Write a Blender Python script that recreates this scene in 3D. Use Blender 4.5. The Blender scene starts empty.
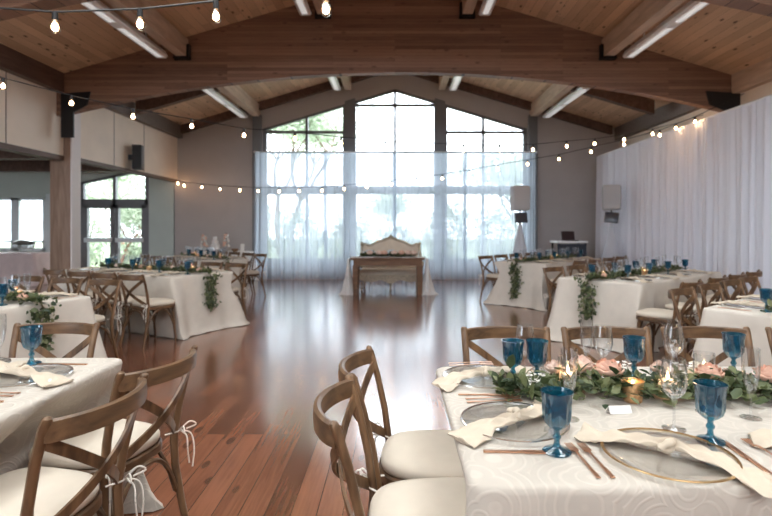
import bpy, bmesh, math, random
from mathutils import Vector, Matrix
PI = math.pi
sc = bpy.context.scene
C = sc.collection
rnd = random.Random(7)
V = Vector

# ------------------------------------------------------------------ helpers
class MB:
    """collects geometry of one part, then links it as one mesh object"""
    def __init__(s): s.v = []; s.f = []
    def add(s, vs, fs):
        o = len(s.v); s.v += [tuple(v) for v in vs]; s.f += [tuple(i + o for i in f) for f in fs]
    def box(s, x0, x1, y0, y1, z0, z1, m=None, b=0.0):
        if b <= 0:
            vs = [V((x, y, z)) for z in (z0, z1) for y in (y0, y1) for x in (x0, x1)]
            fs = [(0, 2, 3, 1), (4, 5, 7, 6), (0, 1, 5, 4), (2, 6, 7, 3), (0, 4, 6, 2), (1, 3, 7, 5)]
        else:
            bm = bmesh.new(); bmesh.ops.create_cube(bm, size=1)
            for v in bm.verts: v.co = V(((x0 + x1) / 2 + v.co.x * (x1 - x0), (y0 + y1) / 2 + v.co.y * (y1 - y0), (z0 + z1) / 2 + v.co.z * (z1 - z0)))
            bmesh.ops.bevel(bm, geom=bm.edges[:], offset=b, segments=2, affect='EDGES', profile=0.5)
            bm.verts.index_update()
            vs = [v.co.copy() for v in bm.verts]; fs = [tuple(v.index for v in f.verts) for f in bm.faces]; bm.free()
        if m: vs = [m @ v for v in vs]
        s.add(vs, fs)
    def prism(s, poly, y0, y1):          # polygon in x,z extruded along y
        n = len(poly)
        vs = [(x, y0, z) for x, z in poly] + [(x, y1, z) for x, z in poly]
        fs = [tuple(range(n)), tuple(range(2 * n - 1, n - 1, -1))] + [(i, i + n, (i + 1) % n + n, (i + 1) % n) for i in range(n)]
        s.add(vs, fs)
    def prism_x(s, poly, x0, x1):        # polygon in y,z extruded along x
        n = len(poly)
        vs = [(x0, y, z) for y, z in poly] + [(x1, y, z) for y, z in poly]
        fs = [tuple(range(n)), tuple(range(2 * n - 1, n - 1, -1))] + [(i, i + n, (i + 1) % n + n, (i + 1) % n) for i in range(n)]
        s.add(vs, fs)
    def sweep(s, path, sect, up=(0, 0, 1), scale=None, cap=True):
        """closed cross-section (list of (a,b)) swept along path; a = sideways, b = 'up'"""
        path = [V(p) for p in path]; n = len(path); k = len(sect); vs = []
        up = V(up)
        for i, p in enumerate(path):
            t = (path[min(i + 1, n - 1)] - path[max(i - 1, 0)]).normalized()
            a = t.cross(up)
            if a.length < 1e-4: a = t.cross(V((0, 1, 0.01)))
            a.normalize(); b = a.cross(t).normalized()
            f = scale[i] if scale else 1
            for (q, r) in sect: vs.append(p + a * q * f + b * r * f)
        fs = [(i * k + j, i * k + (j + 1) % k, (i + 1) * k + (j + 1) % k, (i + 1) * k + j) for i in range(n - 1) for j in range(k)]
        if cap: fs += [tuple(range(k - 1, -1, -1)), tuple(range((n - 1) * k, n * k))]
        s.add(vs, fs)
    def tube(s, path, r, seg=8, cap=True):
        rr = r if isinstance(r, (list, tuple)) else [r] * len(path)
        s.sweep(path, [(math.cos(2 * PI * j / seg), math.sin(2 * PI * j / seg)) for j in range(seg)], up=(0.03, 0.05, 1), scale=rr, cap=cap)
    def lathe(s, prof, seg=24, c=(0, 0, 0), rib=0, ribamp=0.0, ribz=(0, 9), closed=False):
        vs = []; k = seg
        for (r, z) in prof:
            for j in range(seg):
                a = 2 * PI * j / seg
                q = r * (1 + (ribamp * math.cos(rib * a) if rib and ribz[0] < z < ribz[1] else 0))
                vs.append((c[0] + q * math.cos(a), c[1] + q * math.sin(a), c[2] + z))
        fs = [(i * k + j, i * k + (j + 1) % k, (i + 1) * k + (j + 1) % k, (i + 1) * k + j) for i in range(len(prof) - 1) for j in range(k)]
        if closed: s.add(vs, fs); return
        if prof[0][0] > 1e-5: fs.append(tuple(range(k - 1, -1, -1)))
        if prof[-1][0] > 1e-5: fs.append(tuple((len(prof) - 1) * k + j for j in range(k)))
        s.add(vs, fs)
    def grid(s, nu, nv, fn):
        vs = [fn(i / nu, j / nv) for i in range(nu + 1) for j in range(nv + 1)]
        fs = [(i * (nv + 1) + j, (i + 1) * (nv + 1) + j, (i + 1) * (nv + 1) + j + 1, i * (nv + 1) + j + 1) for i in range(nu) for j in range(nv)]
        s.add(vs, fs)
    def blob(s, c, r, nu=10, nv=7, sx=1, sy=1, sz=1):
        prof = [(max(1e-6, r * math.sin(PI * i / nv)), -r * math.cos(PI * i / nv)) for i in range(nv + 1)]
        o = len(s.v); s.lathe(prof, nu)
        for i in range(o, len(s.v)):
            x, y, z = s.v[i]; s.v[i] = (c[0] + x * sx, c[1] + y * sy, c[2] + z * sz)
    def build(s, name, mat, parent=None, smooth=True, angle=40, loc=None):
        me = bpy.data.meshes.new(name); me.from_pydata(s.v, [], s.f)
        bm = bmesh.new(); bm.from_mesh(me)
        bmesh.ops.recalc_face_normals(bm, faces=bm.faces[:]); bm.to_mesh(me); bm.free()
        if smooth:
            me.polygons.foreach_set('use_smooth', [True] * len(me.polygons))
            me.set_sharp_from_angle(angle=math.radians(angle))
        me.materials.append(mat)
        o = bpy.data.objects.new(name, me); C.objects.link(o)
        if parent: o.parent = parent
        if loc: o.location = loc
        return o

def tag(o, label=None, cat=None, group=None, kind=None):
    if label: o['label'] = label
    if cat: o['category'] = cat
    if group: o['group'] = group
    if kind: o['kind'] = kind
    return o
def empty(name, loc=(0, 0, 0), rz=0):
    o = bpy.data.objects.new(name, None); o.empty_display_size = .1
    C.objects.link(o); o.location = loc; o.rotation_euler = (0, 0, rz); return o
def copy_tree(o, parent=None):
    c = o.copy(); C.objects.link(c)
    if parent: c.parent = parent
    for ch in list(o.children): copy_tree(ch, c)
    return c
def spline(pts, k=5):
    pts = [V(p) for p in pts]; P_ = [2 * pts[0] - pts[1]] + pts + [2 * pts[-1] - pts[-2]]; out = []
    for i in range(1, len(P_) - 2):
        a, b_, c, d = P_[i - 1:i + 3]
        for j in range(k):
            t = j / k; out.append(.5 * ((2 * b_) + (c - a) * t + (2 * a - 5 * b_ + 4 * c - d) * t * t + (3 * b_ - a - 3 * c + d) * t ** 3))
    return out + [pts[-1]]
class Proto:
    """first use hands out the original, later uses copy it with its parts"""
    def __init__(s, make): s.make = make; s.o = None
    def get(s):
        if s.o is None: s.o = s.make(); return s.o
        return copy_tree(s.o)
def put(p, loc, rz, label, cat, group=None, scale=None):
    o = p.get(); o.location = loc; o.rotation_euler = (0, 0, rz)
    if scale: o.scale = scale
    return tag(o, label, cat, group)
ORD = ['first', 'second', 'third', 'fourth', 'fifth', 'sixth', 'seventh', 'eighth', 'ninth', 'tenth', 'eleventh', 'twelfth', 'thirteenth', 'fourteenth']

# ------------------------------------------------------------------ materials
def mat(name):
    m = bpy.data.materials.new(name); m.use_nodes = True
    nt = m.node_tree; return m, nt, nt.nodes['Principled BSDF']
def simple(name, col, rough=.6, metal=0, spec=.5, noise=0, nscale=20, bump=0, sheen=0, emit=None, es=0):
    m, nt, b = mat(name)
    b.inputs['Base Color'].default_value = (*col, 1); b.inputs['Roughness'].default_value = rough
    b.inputs['Metallic'].default_value = metal; b.inputs['Specular IOR Level'].default_value = spec
    if sheen: b.inputs['Sheen Weight'].default_value = sheen
    if emit: b.inputs['Emission Color'].default_value = (*emit, 1); b.inputs['Emission Strength'].default_value = es
    if noise or bump:
        tc = nt.nodes.new('ShaderNodeTexCoord'); n = nt.nodes.new('ShaderNodeTexNoise')
        n.inputs['Scale'].default_value = nscale; n.inputs['Detail'].default_value = 4
        nt.links.new(tc.outputs['Object'], n.inputs['Vector'])
        if noise:
            r = nt.nodes.new('ShaderNodeValToRGB')
            r.color_ramp.elements[0].position = .3; r.color_ramp.elements[1].position = .7
            r.color_ramp.elements[0].color = (*[c * (1 - noise) for c in col], 1)
            r.color_ramp.elements[1].color = (*[min(1, c * (1 + noise)) for c in col], 1)
            nt.links.new(n.outputs['Fac'], r.inputs['Fac']); nt.links.new(r.outputs['Color'], b.inputs['Base Color'])
        if bump:
            bp = nt.nodes.new('ShaderNodeBump'); bp.inputs['Strength'].default_value = bump; bp.inputs['Distance'].default_value = .01
            nt.links.new(n.outputs['Fac'], bp.inputs['Height']); nt.links.new(bp.outputs['Normal'], b.inputs['Normal'])
    return m
def planks(name, c1, c2, knot, width, length, rough, axis='Y', grain=1.0, gap=.004, spec=.5, bump=.25, knots=.5, gapcol=(.02, .012, .008), coat=0):
    """boards running along `axis` in object space, with grain and knots"""
    m, nt, b = mat(name); N = nt.nodes.new; L = nt.links.new
    tc = N('ShaderNodeTexCoord'); sp = N('ShaderNodeSeparateXYZ'); cb = N('ShaderNodeCombineXYZ')
    L(tc.outputs['Object'], sp.inputs[0])
    a, w = ('Y', 'X') if axis == 'Y' else ('X', 'Y') if axis == 'X' else ('X', 'Z')
    L(sp.outputs[a], cb.inputs['X']); L(sp.outputs[w], cb.inputs['Y'])
    br = N('ShaderNodeTexBrick'); br.offset = .37; br.offset_frequency = 2
    br.inputs['Scale'].default_value = 1; br.inputs['Brick Width'].default_value = length; br.inputs['Row Height'].default_value = width
    br.inputs['Mortar Size'].default_value = gap; br.inputs['Mortar Smooth'].default_value = .3; br.inputs['Bias'].default_value = 0
    br.inputs['Color1'].default_value = (0, 0, 0, 1); br.inputs['Color2'].default_value = (1, 1, 1, 1); br.inputs['Mortar'].default_value = (.5, .5, .5, 1)
    L(cb.outputs[0], br.inputs['Vector'])
    # grain: noise squeezed across the board, shifted per board
    mp = N('ShaderNodeMapping'); mp.inputs['Scale'].default_value = (1.3, 22, 1)
    ad = N('ShaderNodeVectorMath'); ad.operation = 'ADD'; mu = N('ShaderNodeVectorMath'); mu.operation = 'SCALE'; mu.inputs['Scale'].default_value = 7
    L(br.outputs['Color'], mu.inputs[0]); L(cb.outputs[0], ad.inputs[0]); L(mu.outputs[0], ad.inputs[1]); L(ad.outputs[0], mp.inputs['Vector'])
    n1 = N('ShaderNodeTexNoise'); n1.inputs['Scale'].default_value = 2.2; n1.inputs['Detail'].default_value = 6; n1.inputs['Roughness'].default_value = .6; n1.inputs['Distortion'].default_value = .6
    L(mp.outputs[0], n1.inputs['Vector'])
    n2 = N('ShaderNodeTexNoise'); n2.inputs['Scale'].default_value = 1.6; n2.inputs['Detail'].default_value = 3
    L(ad.outputs[0], n2.inputs['Vector'])
    mx = N('ShaderNodeMath'); mx.operation = 'MULTIPLY_ADD'; mx.inputs[1].default_value = .45; L(br.outputs['Color'], mx.inputs[0])
    m2 = N('ShaderNodeMath'); m2.operation = 'MULTIPLY_ADD'; m2.inputs[1].default_value = .55 * grain; L(n1.outputs['Fac'], m2.inputs[0])
    m3 = N('ShaderNodeMath'); m3.operation = 'MULTIPLY'; m3.inputs[1].default_value = .35; L(n2.outputs['Fac'], m3.inputs[0])
    L(m3.outputs[0], m2.inputs[2]); L(m2.outputs[0], mx.inputs[2])
    r = N('ShaderNodeValToRGB'); r.color_ramp.elements[0].position = .25; r.color_ramp.elements[1].position = .95
    r.color_ramp.elements[0].color = (*c1, 1); r.color_ramp.elements[1].color = (*c2, 1)
    L(mx.outputs[0], r.inputs['Fac'])
    vo = N('ShaderNodeTexVoronoi'); vo.inputs['Scale'].default_value = 1
    mk = N('ShaderNodeMapping'); mk.inputs['Scale'].default_value = (3.0, 7.0, 1); L(ad.outputs[0], mk.inputs['Vector']); L(mk.outputs[0], vo.inputs['Vector'])
    kr = N('ShaderNodeMapRange'); kr.inputs['From Min'].default_value = .09; kr.inputs['From Max'].default_value = .18
    kr.inputs['To Min'].default_value = knots; kr.inputs['To Max'].default_value = 0; L(vo.outputs['Distance'], kr.inputs['Value'])
    k = N('ShaderNodeMixRGB'); k.inputs['Color2'].default_value = (*knot, 1); L(kr.outputs[0], k.inputs['Fac']); L(r.outputs['Color'], k.inputs['Color1'])
    g = N('ShaderNodeMixRGB'); g.inputs['Color2'].default_value = (*gapcol, 1); L(br.outputs['Fac'], g.inputs['Fac']); L(k.outputs[0], g.inputs['Color1'])
    L(g.outputs[0], b.inputs['Base Color'])
    rr = N('ShaderNodeMapRange'); rr.inputs['To Min'].default_value = rough * .8; rr.inputs['To Max'].default_value = min(1, rough * 1.25)
    L(n2.outputs['Fac'], rr.inputs['Value']); L(rr.outputs[0], b.inputs['Roughness'])
    b.inputs['Specular IOR Level'].default_value = spec
    if coat: b.inputs['Coat Weight'].default_value = coat; b.inputs['Coat Roughness'].default_value = .15; b.inputs['Coat IOR'].default_value = 1.6
    hb = N('ShaderNodeMath'); hb.operation = 'SUBTRACT'; L(n1.outputs['Fac'], hb.inputs[0]); L(br.outputs['Fac'], hb.inputs[1])
    bp = N('ShaderNodeBump'); bp.inputs['Strength'].default_value = bump; bp.inputs['Distance'].default_value = .004
    L(hb.outputs[0], bp.inputs['Height']); L(bp.outputs['Normal'], b.inputs['Normal'])
    return m
def wood(name, c1, c2, rough=.5, scale=9, axis=2):
    m, nt, b = mat(name); N = nt.nodes.new; L = nt.links.new
    tc = N('ShaderNodeTexCoord'); mp = N('ShaderNodeMapping'); s = [scale * 2.5] * 3; s[axis] = scale * .35
    mp.inputs['Scale'].default_value = s; L(tc.outputs['Object'], mp.inputs['Vector'])
    n = N('ShaderNodeTexNoise'); n.inputs['Scale'].default_value = 1; n.inputs['Detail'].default_value = 5; n.inputs['Distortion'].default_value = .8
    L(mp.outputs[0], n.inputs['Vector'])
    r = N('ShaderNodeValToRGB'); r.color_ramp.elements[0].position = .3; r.color_ramp.elements[1].position = .72
    r.color_ramp.elements[0].color = (*c1, 1); r.color_ramp.elements[1].color = (*c2, 1)
    L(n.outputs['Fac'], r.inputs['Fac']); L(r.outputs['Color'], b.inputs['Base Color'])
    b.inputs['Roughness'].default_value = rough
    bp = N('ShaderNodeBump'); bp.inputs['Strength'].default_value = .12; bp.inputs['Distance'].default_value = .004
    L(n.outputs['Fac'], bp.inputs['Height']); L(bp.outputs['Normal'], b.inputs['Normal'])
    return m
def sheer(name, col, clear, trans=.5):
    m, nt, b = mat(name); N = nt.nodes.new; L = nt.links.new; nt.nodes.remove(b)
    d = N('ShaderNodeBsdfDiffuse'); d.inputs[0].default_value = (*col, 1)
    t = N('ShaderNodeBsdfTranslucent'); t.inputs[0].default_value = (*col, 1)
    p = N('ShaderNodeBsdfTransparent'); m1 = N('ShaderNodeMixShader'); m1.inputs[0].default_value = trans
    m2 = N('ShaderNodeMixShader'); m2.inputs[0].default_value = 1 - clear
    L(d.outputs[0], m1.inputs[1]); L(t.outputs[0], m1.inputs[2]); L(p.outputs[0], m2.inputs[1]); L(m1.outputs[0], m2.inputs[2])
    L(m2.outputs[0], nt.nodes['Material Output'].inputs[0]); return m
def glass(name, tint=(.97, .98, .98), refl=.5, rough=.02, body=None, bodyfac=0):
    """thin glass: see-through with fresnel reflections, optionally some coloured body"""
    m, nt, b = mat(name); N = nt.nodes.new; L = nt.links.new
    p = N('ShaderNodeBsdfTransparent'); p.inputs[0].default_value = (*tint, 1)
    g = N('ShaderNodeBsdfGlossy'); g.inputs['Roughness'].default_value = rough
    lw = N('ShaderNodeLayerWeight'); lw.inputs['Blend'].default_value = .35
    mr = N('ShaderNodeMath'); mr.operation = 'MULTIPLY_ADD'; mr.inputs[1].default_value = refl; mr.inputs[2].default_value = .03; L(lw.outputs['Facing'], mr.inputs[0])
    src = p.outputs[0]
    if body:
        b.inputs['Base Color'].default_value = (*body, 1); b.inputs['Roughness'].default_value = .15
        mb = N('ShaderNodeMixShader'); mb.inputs[0].default_value = bodyfac; L(p.outputs[0], mb.inputs[1]); L(b.outputs[0], mb.inputs[2]); src = mb.outputs[0]
    else: nt.nodes.remove(b)
    mx = N('ShaderNodeMixShader'); L(mr.outputs[0], mx.inputs[0]); L(src, mx.inputs[1]); L(g.outputs[0], mx.inputs[2])
    L(mx.outputs[0], nt.nodes['Material Output'].inputs[0]); return m
def foliage(name, c1, c2, c3):
    m, nt, b = mat(name); N = nt.nodes.new; L = nt.links.new
    gi = N('ShaderNodeNewGeometry'); r = N('ShaderNodeValToRGB'); r.color_ramp.elements.new(.5)
    for e, c in zip(r.color_ramp.elements, (c1, c2, c3)): e.color = (*c, 1)
    L(gi.outputs['Random Per Island'], r.inputs['Fac']); L(r.outputs['Color'], b.inputs['Base Color'])
    b.inputs['Roughness'].default_value = .5
    t = N('ShaderNodeBsdfTranslucent'); L(r.outputs['Color'], t.inputs[0])
    mx = N('ShaderNodeMixShader'); mx.inputs[0].default_value = .3; L(b.outputs[0], mx.inputs[1]); L(t.outputs[0], mx.inputs[2])
    L(mx.outputs[0], nt.nodes['Material Output'].inputs[0]); return m
def linen(name, col, embossed=False):
    m, nt, b = mat(name); N = nt.nodes.new; L = nt.links.new
    tc = N('ShaderNodeTexCoord'); b.inputs['Roughness'].default_value = .85; b.inputs['Specular IOR Level'].default_value = .2
    n = N('ShaderNodeTexNoise'); n.inputs['Scale'].default_value = 9; n.inputs['Detail'].default_value = 5; L(tc.outputs['Object'], n.inputs['Vector'])
    r = N('ShaderNodeValToRGB'); r.color_ramp.elements[0].position = .3; r.color_ramp.elements[1].position = .7
    r.color_ramp.elements[0].color = (*[c * .92 for c in col], 1); r.color_ramp.elements[1].color = (*col, 1)
    L(n.outputs['Fac'], r.inputs['Fac']); col_out = r.outputs['Color']; h = n.outputs['Fac']
    if embossed:   # ribbon rosettes: rings round scattered centres
        vo = N('ShaderNodeTexVoronoi'); vo.inputs['Scale'].default_value = 7.5; L(tc.outputs['Object'], vo.inputs['Vector'])
        s1 = N('ShaderNodeMath'); s1.operation = 'MULTIPLY'; s1.inputs[1].default_value = 42; L(vo.outputs['Distance'], s1.inputs[0])
        s2 = N('ShaderNodeMath'); s2.operation = 'SINE'; L(s1.outputs[0], s2.inputs[0])
        s3 = N('ShaderNodeMapRange'); s3.inputs['From Min'].default_value = .2; s3.inputs['From Max'].default_value = .95; L(s2.outputs[0], s3.inputs['Value'])
        mx = N('ShaderNodeMixRGB'); mx.inputs['Color2'].default_value = (*[min(1, c * 1.12) for c in col], 1)
        mf = N('ShaderNodeMath'); mf.operation = 'MULTIPLY'; mf.inputs[1].default_value = .55; L(s3.outputs[0], mf.inputs[0])
        L(mf.outputs[0], mx.inputs['Fac']); L(col_out, mx.inputs['Color1']); col_out = mx.outputs[0]
        ad = N('ShaderNodeMath'); ad.operation = 'MULTIPLY_ADD'; ad.inputs[1].default_value = .6; L(s3.outputs[0], ad.inputs[0]); L(n.outputs['Fac'], ad.inputs[2]); h = ad.outputs[0]
    L(col_out, b.inputs['Base Color'])
    bp = N('ShaderNodeBump'); bp.inputs['Strength'].default_value = .35; bp.inputs['Distance'].default_value = .004
    L(h, bp.inputs['Height']); L(bp.outputs['Normal'], b.inputs['Normal'])
    return m

M = dict(
    floor=planks('floor_boards', (.056, .020, .012), (.26, .102, .056), (.03, .012, .008), .125, 2.1, .17, grain=1.15, gap=.0022, bump=.11, knots=.6, coat=.55),
    ceiling=planks('ceiling_boards', (.50, .31, .19), (.80, .56, .37), (.10, .045, .022), .14, 3.4, .6, grain=.9, gap=.002, knots=.95, gapcol=(.22, .12, .07)),
    beam=planks('laminated_beam', (.15, .080, .052), (.40, .235, .160), (.05, .022, .014), .055, 3.0, .55, axis='XZ', grain=.8, gap=.0012, knots=.5),
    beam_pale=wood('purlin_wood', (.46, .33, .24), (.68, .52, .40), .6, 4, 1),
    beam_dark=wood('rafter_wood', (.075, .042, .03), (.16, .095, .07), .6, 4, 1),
    eave=simple('eave_board', (.16, .125, .105), .6, noise=.15),
    column=wood('column_wood', (.20, .12, .08), (.36, .24, .17), .6, 4, 2),
    wall=simple('taupe_wall', (.465, .435, .42), .9, noise=.03, nscale=3, bump=.03),
    wall_green=simple('grey_green_wall', (.50, .57, .535), .9, noise=.03, nscale=3),
    panel=simple('cream_wall_panel', (.84, .73, .61), .75, noise=.06, nscale=1.5),
    annex_ceil=simple('annex_ceiling', (.62, .57, .52), .8, noise=.05),
    frame=simple('window_frame_grey', (.17, .175, .185), .5),
    frame_pale=simple('window_frame_pale', (.66, .73, .75), .5),
    side_strip=simple('pale_side_strip', (.78, .73, .70), .6),
    pane=glass('window_glass', (.97, .985, .98), .25, .0),
    black=simple('black_steel', (.012, .012, .013), .5),
    white_metal=simple('white_enamel', (.92, .92, .93), .4),
    lens=simple('lamp_lens', (.62, .63, .66), .4, emit=(1, .98, .95), es=.1),
    bulb=simple('bulb_glow', (1, .85, .7), .3, emit=(1, .62, .34), es=16),
    bulb_glass=glass('bulb_glass', (1, .93, .85), .3),
    sheer=sheer('sheer_voile', (.46, .52, .61), .20, .6),
    drape=sheer('white_drape', (.90, .92, 1.0), .04, .12),
    cloth=linen('cream_linen', (.55, .50, .44), True),
    cloth_plain=linen('cream_linen_plain', (.68, .625, .555)),
    cloth_white=linen('white_linen', (.80, .79, .78)),
    cloth_pink=linen('blush_linen', (.70, .56, .54)),
    chair=wood('chair_wood', (.062, .032, .016), (.24, .132, .064), .42, 9, 2),
    chair_dark=wood('chair_wood_edge', (.056, .029, .015), (.20, .11, .054), .40, 9, 0),
    cushion=linen('ivory_cushion', (.68, .60, .50)),
    ribbon=simple('ivory_ribbon', (.80, .75, .68), .8),
    blue=glass('blue_glass', (.15, .50, .62), .6, .03, (.012, .16, .27), .22),
    clear=glass('clear_glass', (.965, .97, .975), .55, .02),
    silver=simple('silver_rim', (.75, .75, .76), .18, 1),
    gold_rim=simple('gold_rim', (.75, .55, .30), .25, 1),
    copper=simple('rose_gold', (.72, .42, .28), .3, 1),
    gold=simple('mercury_gold', (.75, .47, .25), .32, .8, noise=.3, nscale=60, bump=.3),
    wax=simple('candle_wax', (.85, .68, .55), .6, emit=(1, .55, .25), es=.25),
    flame=simple('flame', (1, .8, .5), .5, emit=(1, .66, .32), es=9),
    napkin=linen('muslin_napkin', (.62, .53, .42)),
    leaf=foliage('garland_leaf', (.03, .05, .022), (.09, .12, .05), (.22, .24, .11)),
    stem=simple('garland_stem', (.10, .075, .04), .7),
    rose=simple('peach_petal', (.80, .50, .38), .6, noise=.12, nscale=30),
    rose_pale=simple('pale_peach_petal', (.82, .62, .52), .6, noise=.1, nscale=30),
    white_flower=simple('white_petal', (.82, .80, .75), .6),
    paper=simple('card_paper', (.84, .82, .78), .7),
    settee_fab=linen('settee_upholstery', (.74, .66, .55)),
    settee_frame=simple('settee_gilt', (.48, .41, .31), .45, .2, noise=.3, nscale=40),
    table_wood=wood('sweetheart_wood', (.11, .05, .022), (.23, .115, .055), .45, 5, 0),
    pillow=linen('pale_blue_pillow', (.62, .70, .76)),
    speaker_cover=simple('grey_speaker_cloth', (.50, .50, .51), .8),
    scrim=sheer('white_scrim', (.80, .82, .88), .15, .3),
    screen=simple('dark_screen', (.05, .055, .07), .25),
    laptop=simple('dark_laptop', (.045, .025, .025), .3),
    bark=simple('red_bark', (.26, .12, .075), .8, noise=.3, nscale=8),
    bark_grey=simple('grey_bark', (.16, .12, .09), .9, noise=.3, nscale=8),
    tree=foliage('tree_leaf', (.33, .41, .30), (.46, .53, .41), (.60, .66, .54)),
    ground=simple('lawn', (.16, .20, .11), .95, noise=.25, nscale=2),
    deck=simple('deck_boards', (.22, .21, .20), .7, noise=.1, nscale=5),
    icing=simple('white_icing', (.86, .84, .82), .5),
    steel=simple('brushed_steel', (.5, .5, .5), .3, 1),
)

# ------------------------------------------------------------------ room shell
XL, XR, YB, YF = -5.95, 6.15, 14.1, -4.0
def roof(x): return 5.88 - .295 * abs(x)
def struct(name, mb, m, **k): return tag(mb.build(name, m, **k), kind='structure')

b = MB(); b.box(-12.5, XR + .2, YF, YB + .15, -.12, 0); struct('floor', b, M['floor'], smooth=False)
b = MB()
def slab(x0, x1, y0, y1): b.prism([(x0, roof(x0)), (x1, roof(x1)), (x1, roof(x1) + .15), (x0, roof(x0) + .15)], y0, y1)
for x0, x1 in ((-6.35, 0), (0, 6.35)):
    slab(x0, x1, 5.0, YB + .9); slab(x0, x1, YF, 0)
    for p, q in (((-6.35, -3.3), (-.9, 0)) if x0 < 0 else ((0, .9), (3.3, 6.35))): slab(p, q, 0, 5.0)  # roof left open here for the added skylights
struct('ceiling', b, M['ceiling'], smooth=False)

# back wall of the hall, with the gable opening left free
b = MB()
def head(x): return 5.18 - .30 * abs(x)
for s in (-1, 1):
    e = XL - .1 if s < 0 else XR + .2
    b.prism([(s * 3.62, 0), (e, 0), (e, roof(e)), (s * 3.62, roof(3.62))], YB, YB + .18)
    b.prism([(s * 3.62, head(3.62) + .0), (0, head(0)), (0, roof(0)), (s * 3.62, roof(3.62))], YB, YB + .18)
b.box(-3.62, 3.62, YB, YB + .18, 0, .42)
struct('wall_back', b, M['wall'], smooth=False)

# gable windows
def window(name, polys, bars, y, pane_poly, m='frame'):
    e = empty(name, (0, y, 0)); tag(e, kind='structure')
    f = MB()
    for (x0, z0, x1, z1, w) in bars:
        d = V((x1 - x0, z1 - z0)); d.normalize(); n = V((-d.y, d.x)) * w / 2
        f.prism([(x0 + n.x, z0 + n.y), (x1 + n.x, z1 + n.y), (x1 - n.x, z1 - n.y), (x0 - n.x, z0 - n.y)], -.02, .10)
    f.build('window_frame', M[m], e, smooth=False)
    p = MB(); p.prism(pane_poly, .035, .047); p.build('glass_pane', M['pane'], e, smooth=False)
    return e
for i, s in ((1, -1), (3, 1)):
    window('window_%d' % i, None, [
        (s * 3.57, .42, s * 3.57, head(3.57), .10), (s * 1.38, .42, s * 1.38, head(1.38), .10),
        (s * 3.60, head(3.6) - .03, s * 1.36, head(1.36) - .03, .07), (s * 3.57, 4.0, s * 1.36, 4.0, .07), (s * 3.57, 3.45, s * 1.36, 3.45, .05),
        (s * 3.57, 2.41, s * 1.36, 2.41, .22), (s * 2.42, .42, s * 2.42, head(2.42), .07), (s * 3.57, .47, s * 1.36, .47, .12)],
        YB + .03, [(s * 3.57, .42), (s * 1.38, .42), (s * 1.38, head(1.38) - .03), (s * 3.57, head(3.57) - .03)])
window('window_2', None, [
    (-1.11, .42, -1.11, head(1.11), .08), (1.11, .42, 1.11, head(1.11), .08), (0, .42, 0, head(0), .075),
    (-1.13, head(1.13) - .03, 0, head(0) - .03, .07), (1.13, head(1.13) - .03, 0, head(0) - .03, .07),
    (-1.11, 4.74, 1.11, 4.74, .07), (-1.11, 3.45, 1.11, 3.45, .05), (-1.11, 2.41, 1.11, 2.41, .22), (-1.11, .47, 1.11, .47, .12)],
    YB + .03, [(-1.11, .42), (1.11, .42), (1.11, head(1.11) - .03), (0, head(0) - .03), (-1.11, head(1.11) - .03)])
for n_, s in ((1, -1), (2, 1)):
    b = MB(); b.prism([(s * 1.09, 0), (s * 1.37, 0), (s * 1.37, head(1.37) + .06), (s * 1.09, head(1.09) + .06)], YB - .06, YB + .16)
    struct('window_post', b, M['frame'], smooth=False)
for s, x in ((-1, -3.76), (1, 3.76)):
    b = MB(); b.box(min(x - .12, x + .12), max(x - .12, x + .12), YB - .10, YB, 0, 4.45); struct('wall_post', b, M['frame'], smooth=False)

# left wall: upper panels over the wide openings, column, pale side strip
b = MB(); b.prism_x([(YF, 2.68), (9.45, 2.68), (9.45, roof(6.05)), (YF, roof(6.05))], -6.20, -6.05); struct('wall_left', b, M['panel'], smooth=False)
b = MB(); b.prism_x([(9.6, 2.68), (YB, 2.68), (YB, roof(XL)), (9.6, roof(XL))], -6.10, XL); struct('wall_left_far', b, M['panel'], smooth=False)
b = MB(); b.box(-6.24, -6.035, YF, 9.4, 2.60, 2.685); struct('trim_1', b, M['beam_dark'], smooth=False)
b = MB(); b.box(-6.12, XL + .012, 9.6, YB, 2.62, 2.69); struct('trim_2', b, M['eave'], smooth=False)
b = MB(); b.box(-5.92, -5.895, 9.395, 9.66, 0, 3.52); struct('trim_3', b, M['side_strip'], smooth=False)  # pale strip laid over the column's right face
for k, y in enumerate((3.2, 4.8, 6.4, 8.0)):
    b = MB(); b.box(-6.05, -6.044, y, y + .012, 2.69, 4.0); struct('trim_%d' % (4 + k), b, M['eave'], smooth=False)
for k, y in enumerate((10.9, 12.2)):
    b = MB(); b.box(XL, XL + .006, y, y + .012, 2.69, 4.0); struct('trim_%d' % (8 + k), b, M['eave'], smooth=False)
b = MB(); b.box(-6.30, -5.92, 9.40, 9.60, 0, 3.62, b=.008); struct('column', b, M['column'])
# right wall, cream above
b = MB(); b.prism_x([(YF, 0), (YB, 0), (YB, roof(XR)), (YF, roof(XR))], XR, XR + .15); struct('wall_right', b, M['panel'], smooth=False)

b = MB(); b.box(-6.2, XR + .15, YF - .15, YF, 0, 3.9); b.box(-12.5, -6.2, YF - .15, YF, 0, .8); struct('wall_front_added', b, M['wall'], smooth=False)  # unseen front wall, added; openings above it shaped to light the hall
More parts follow.
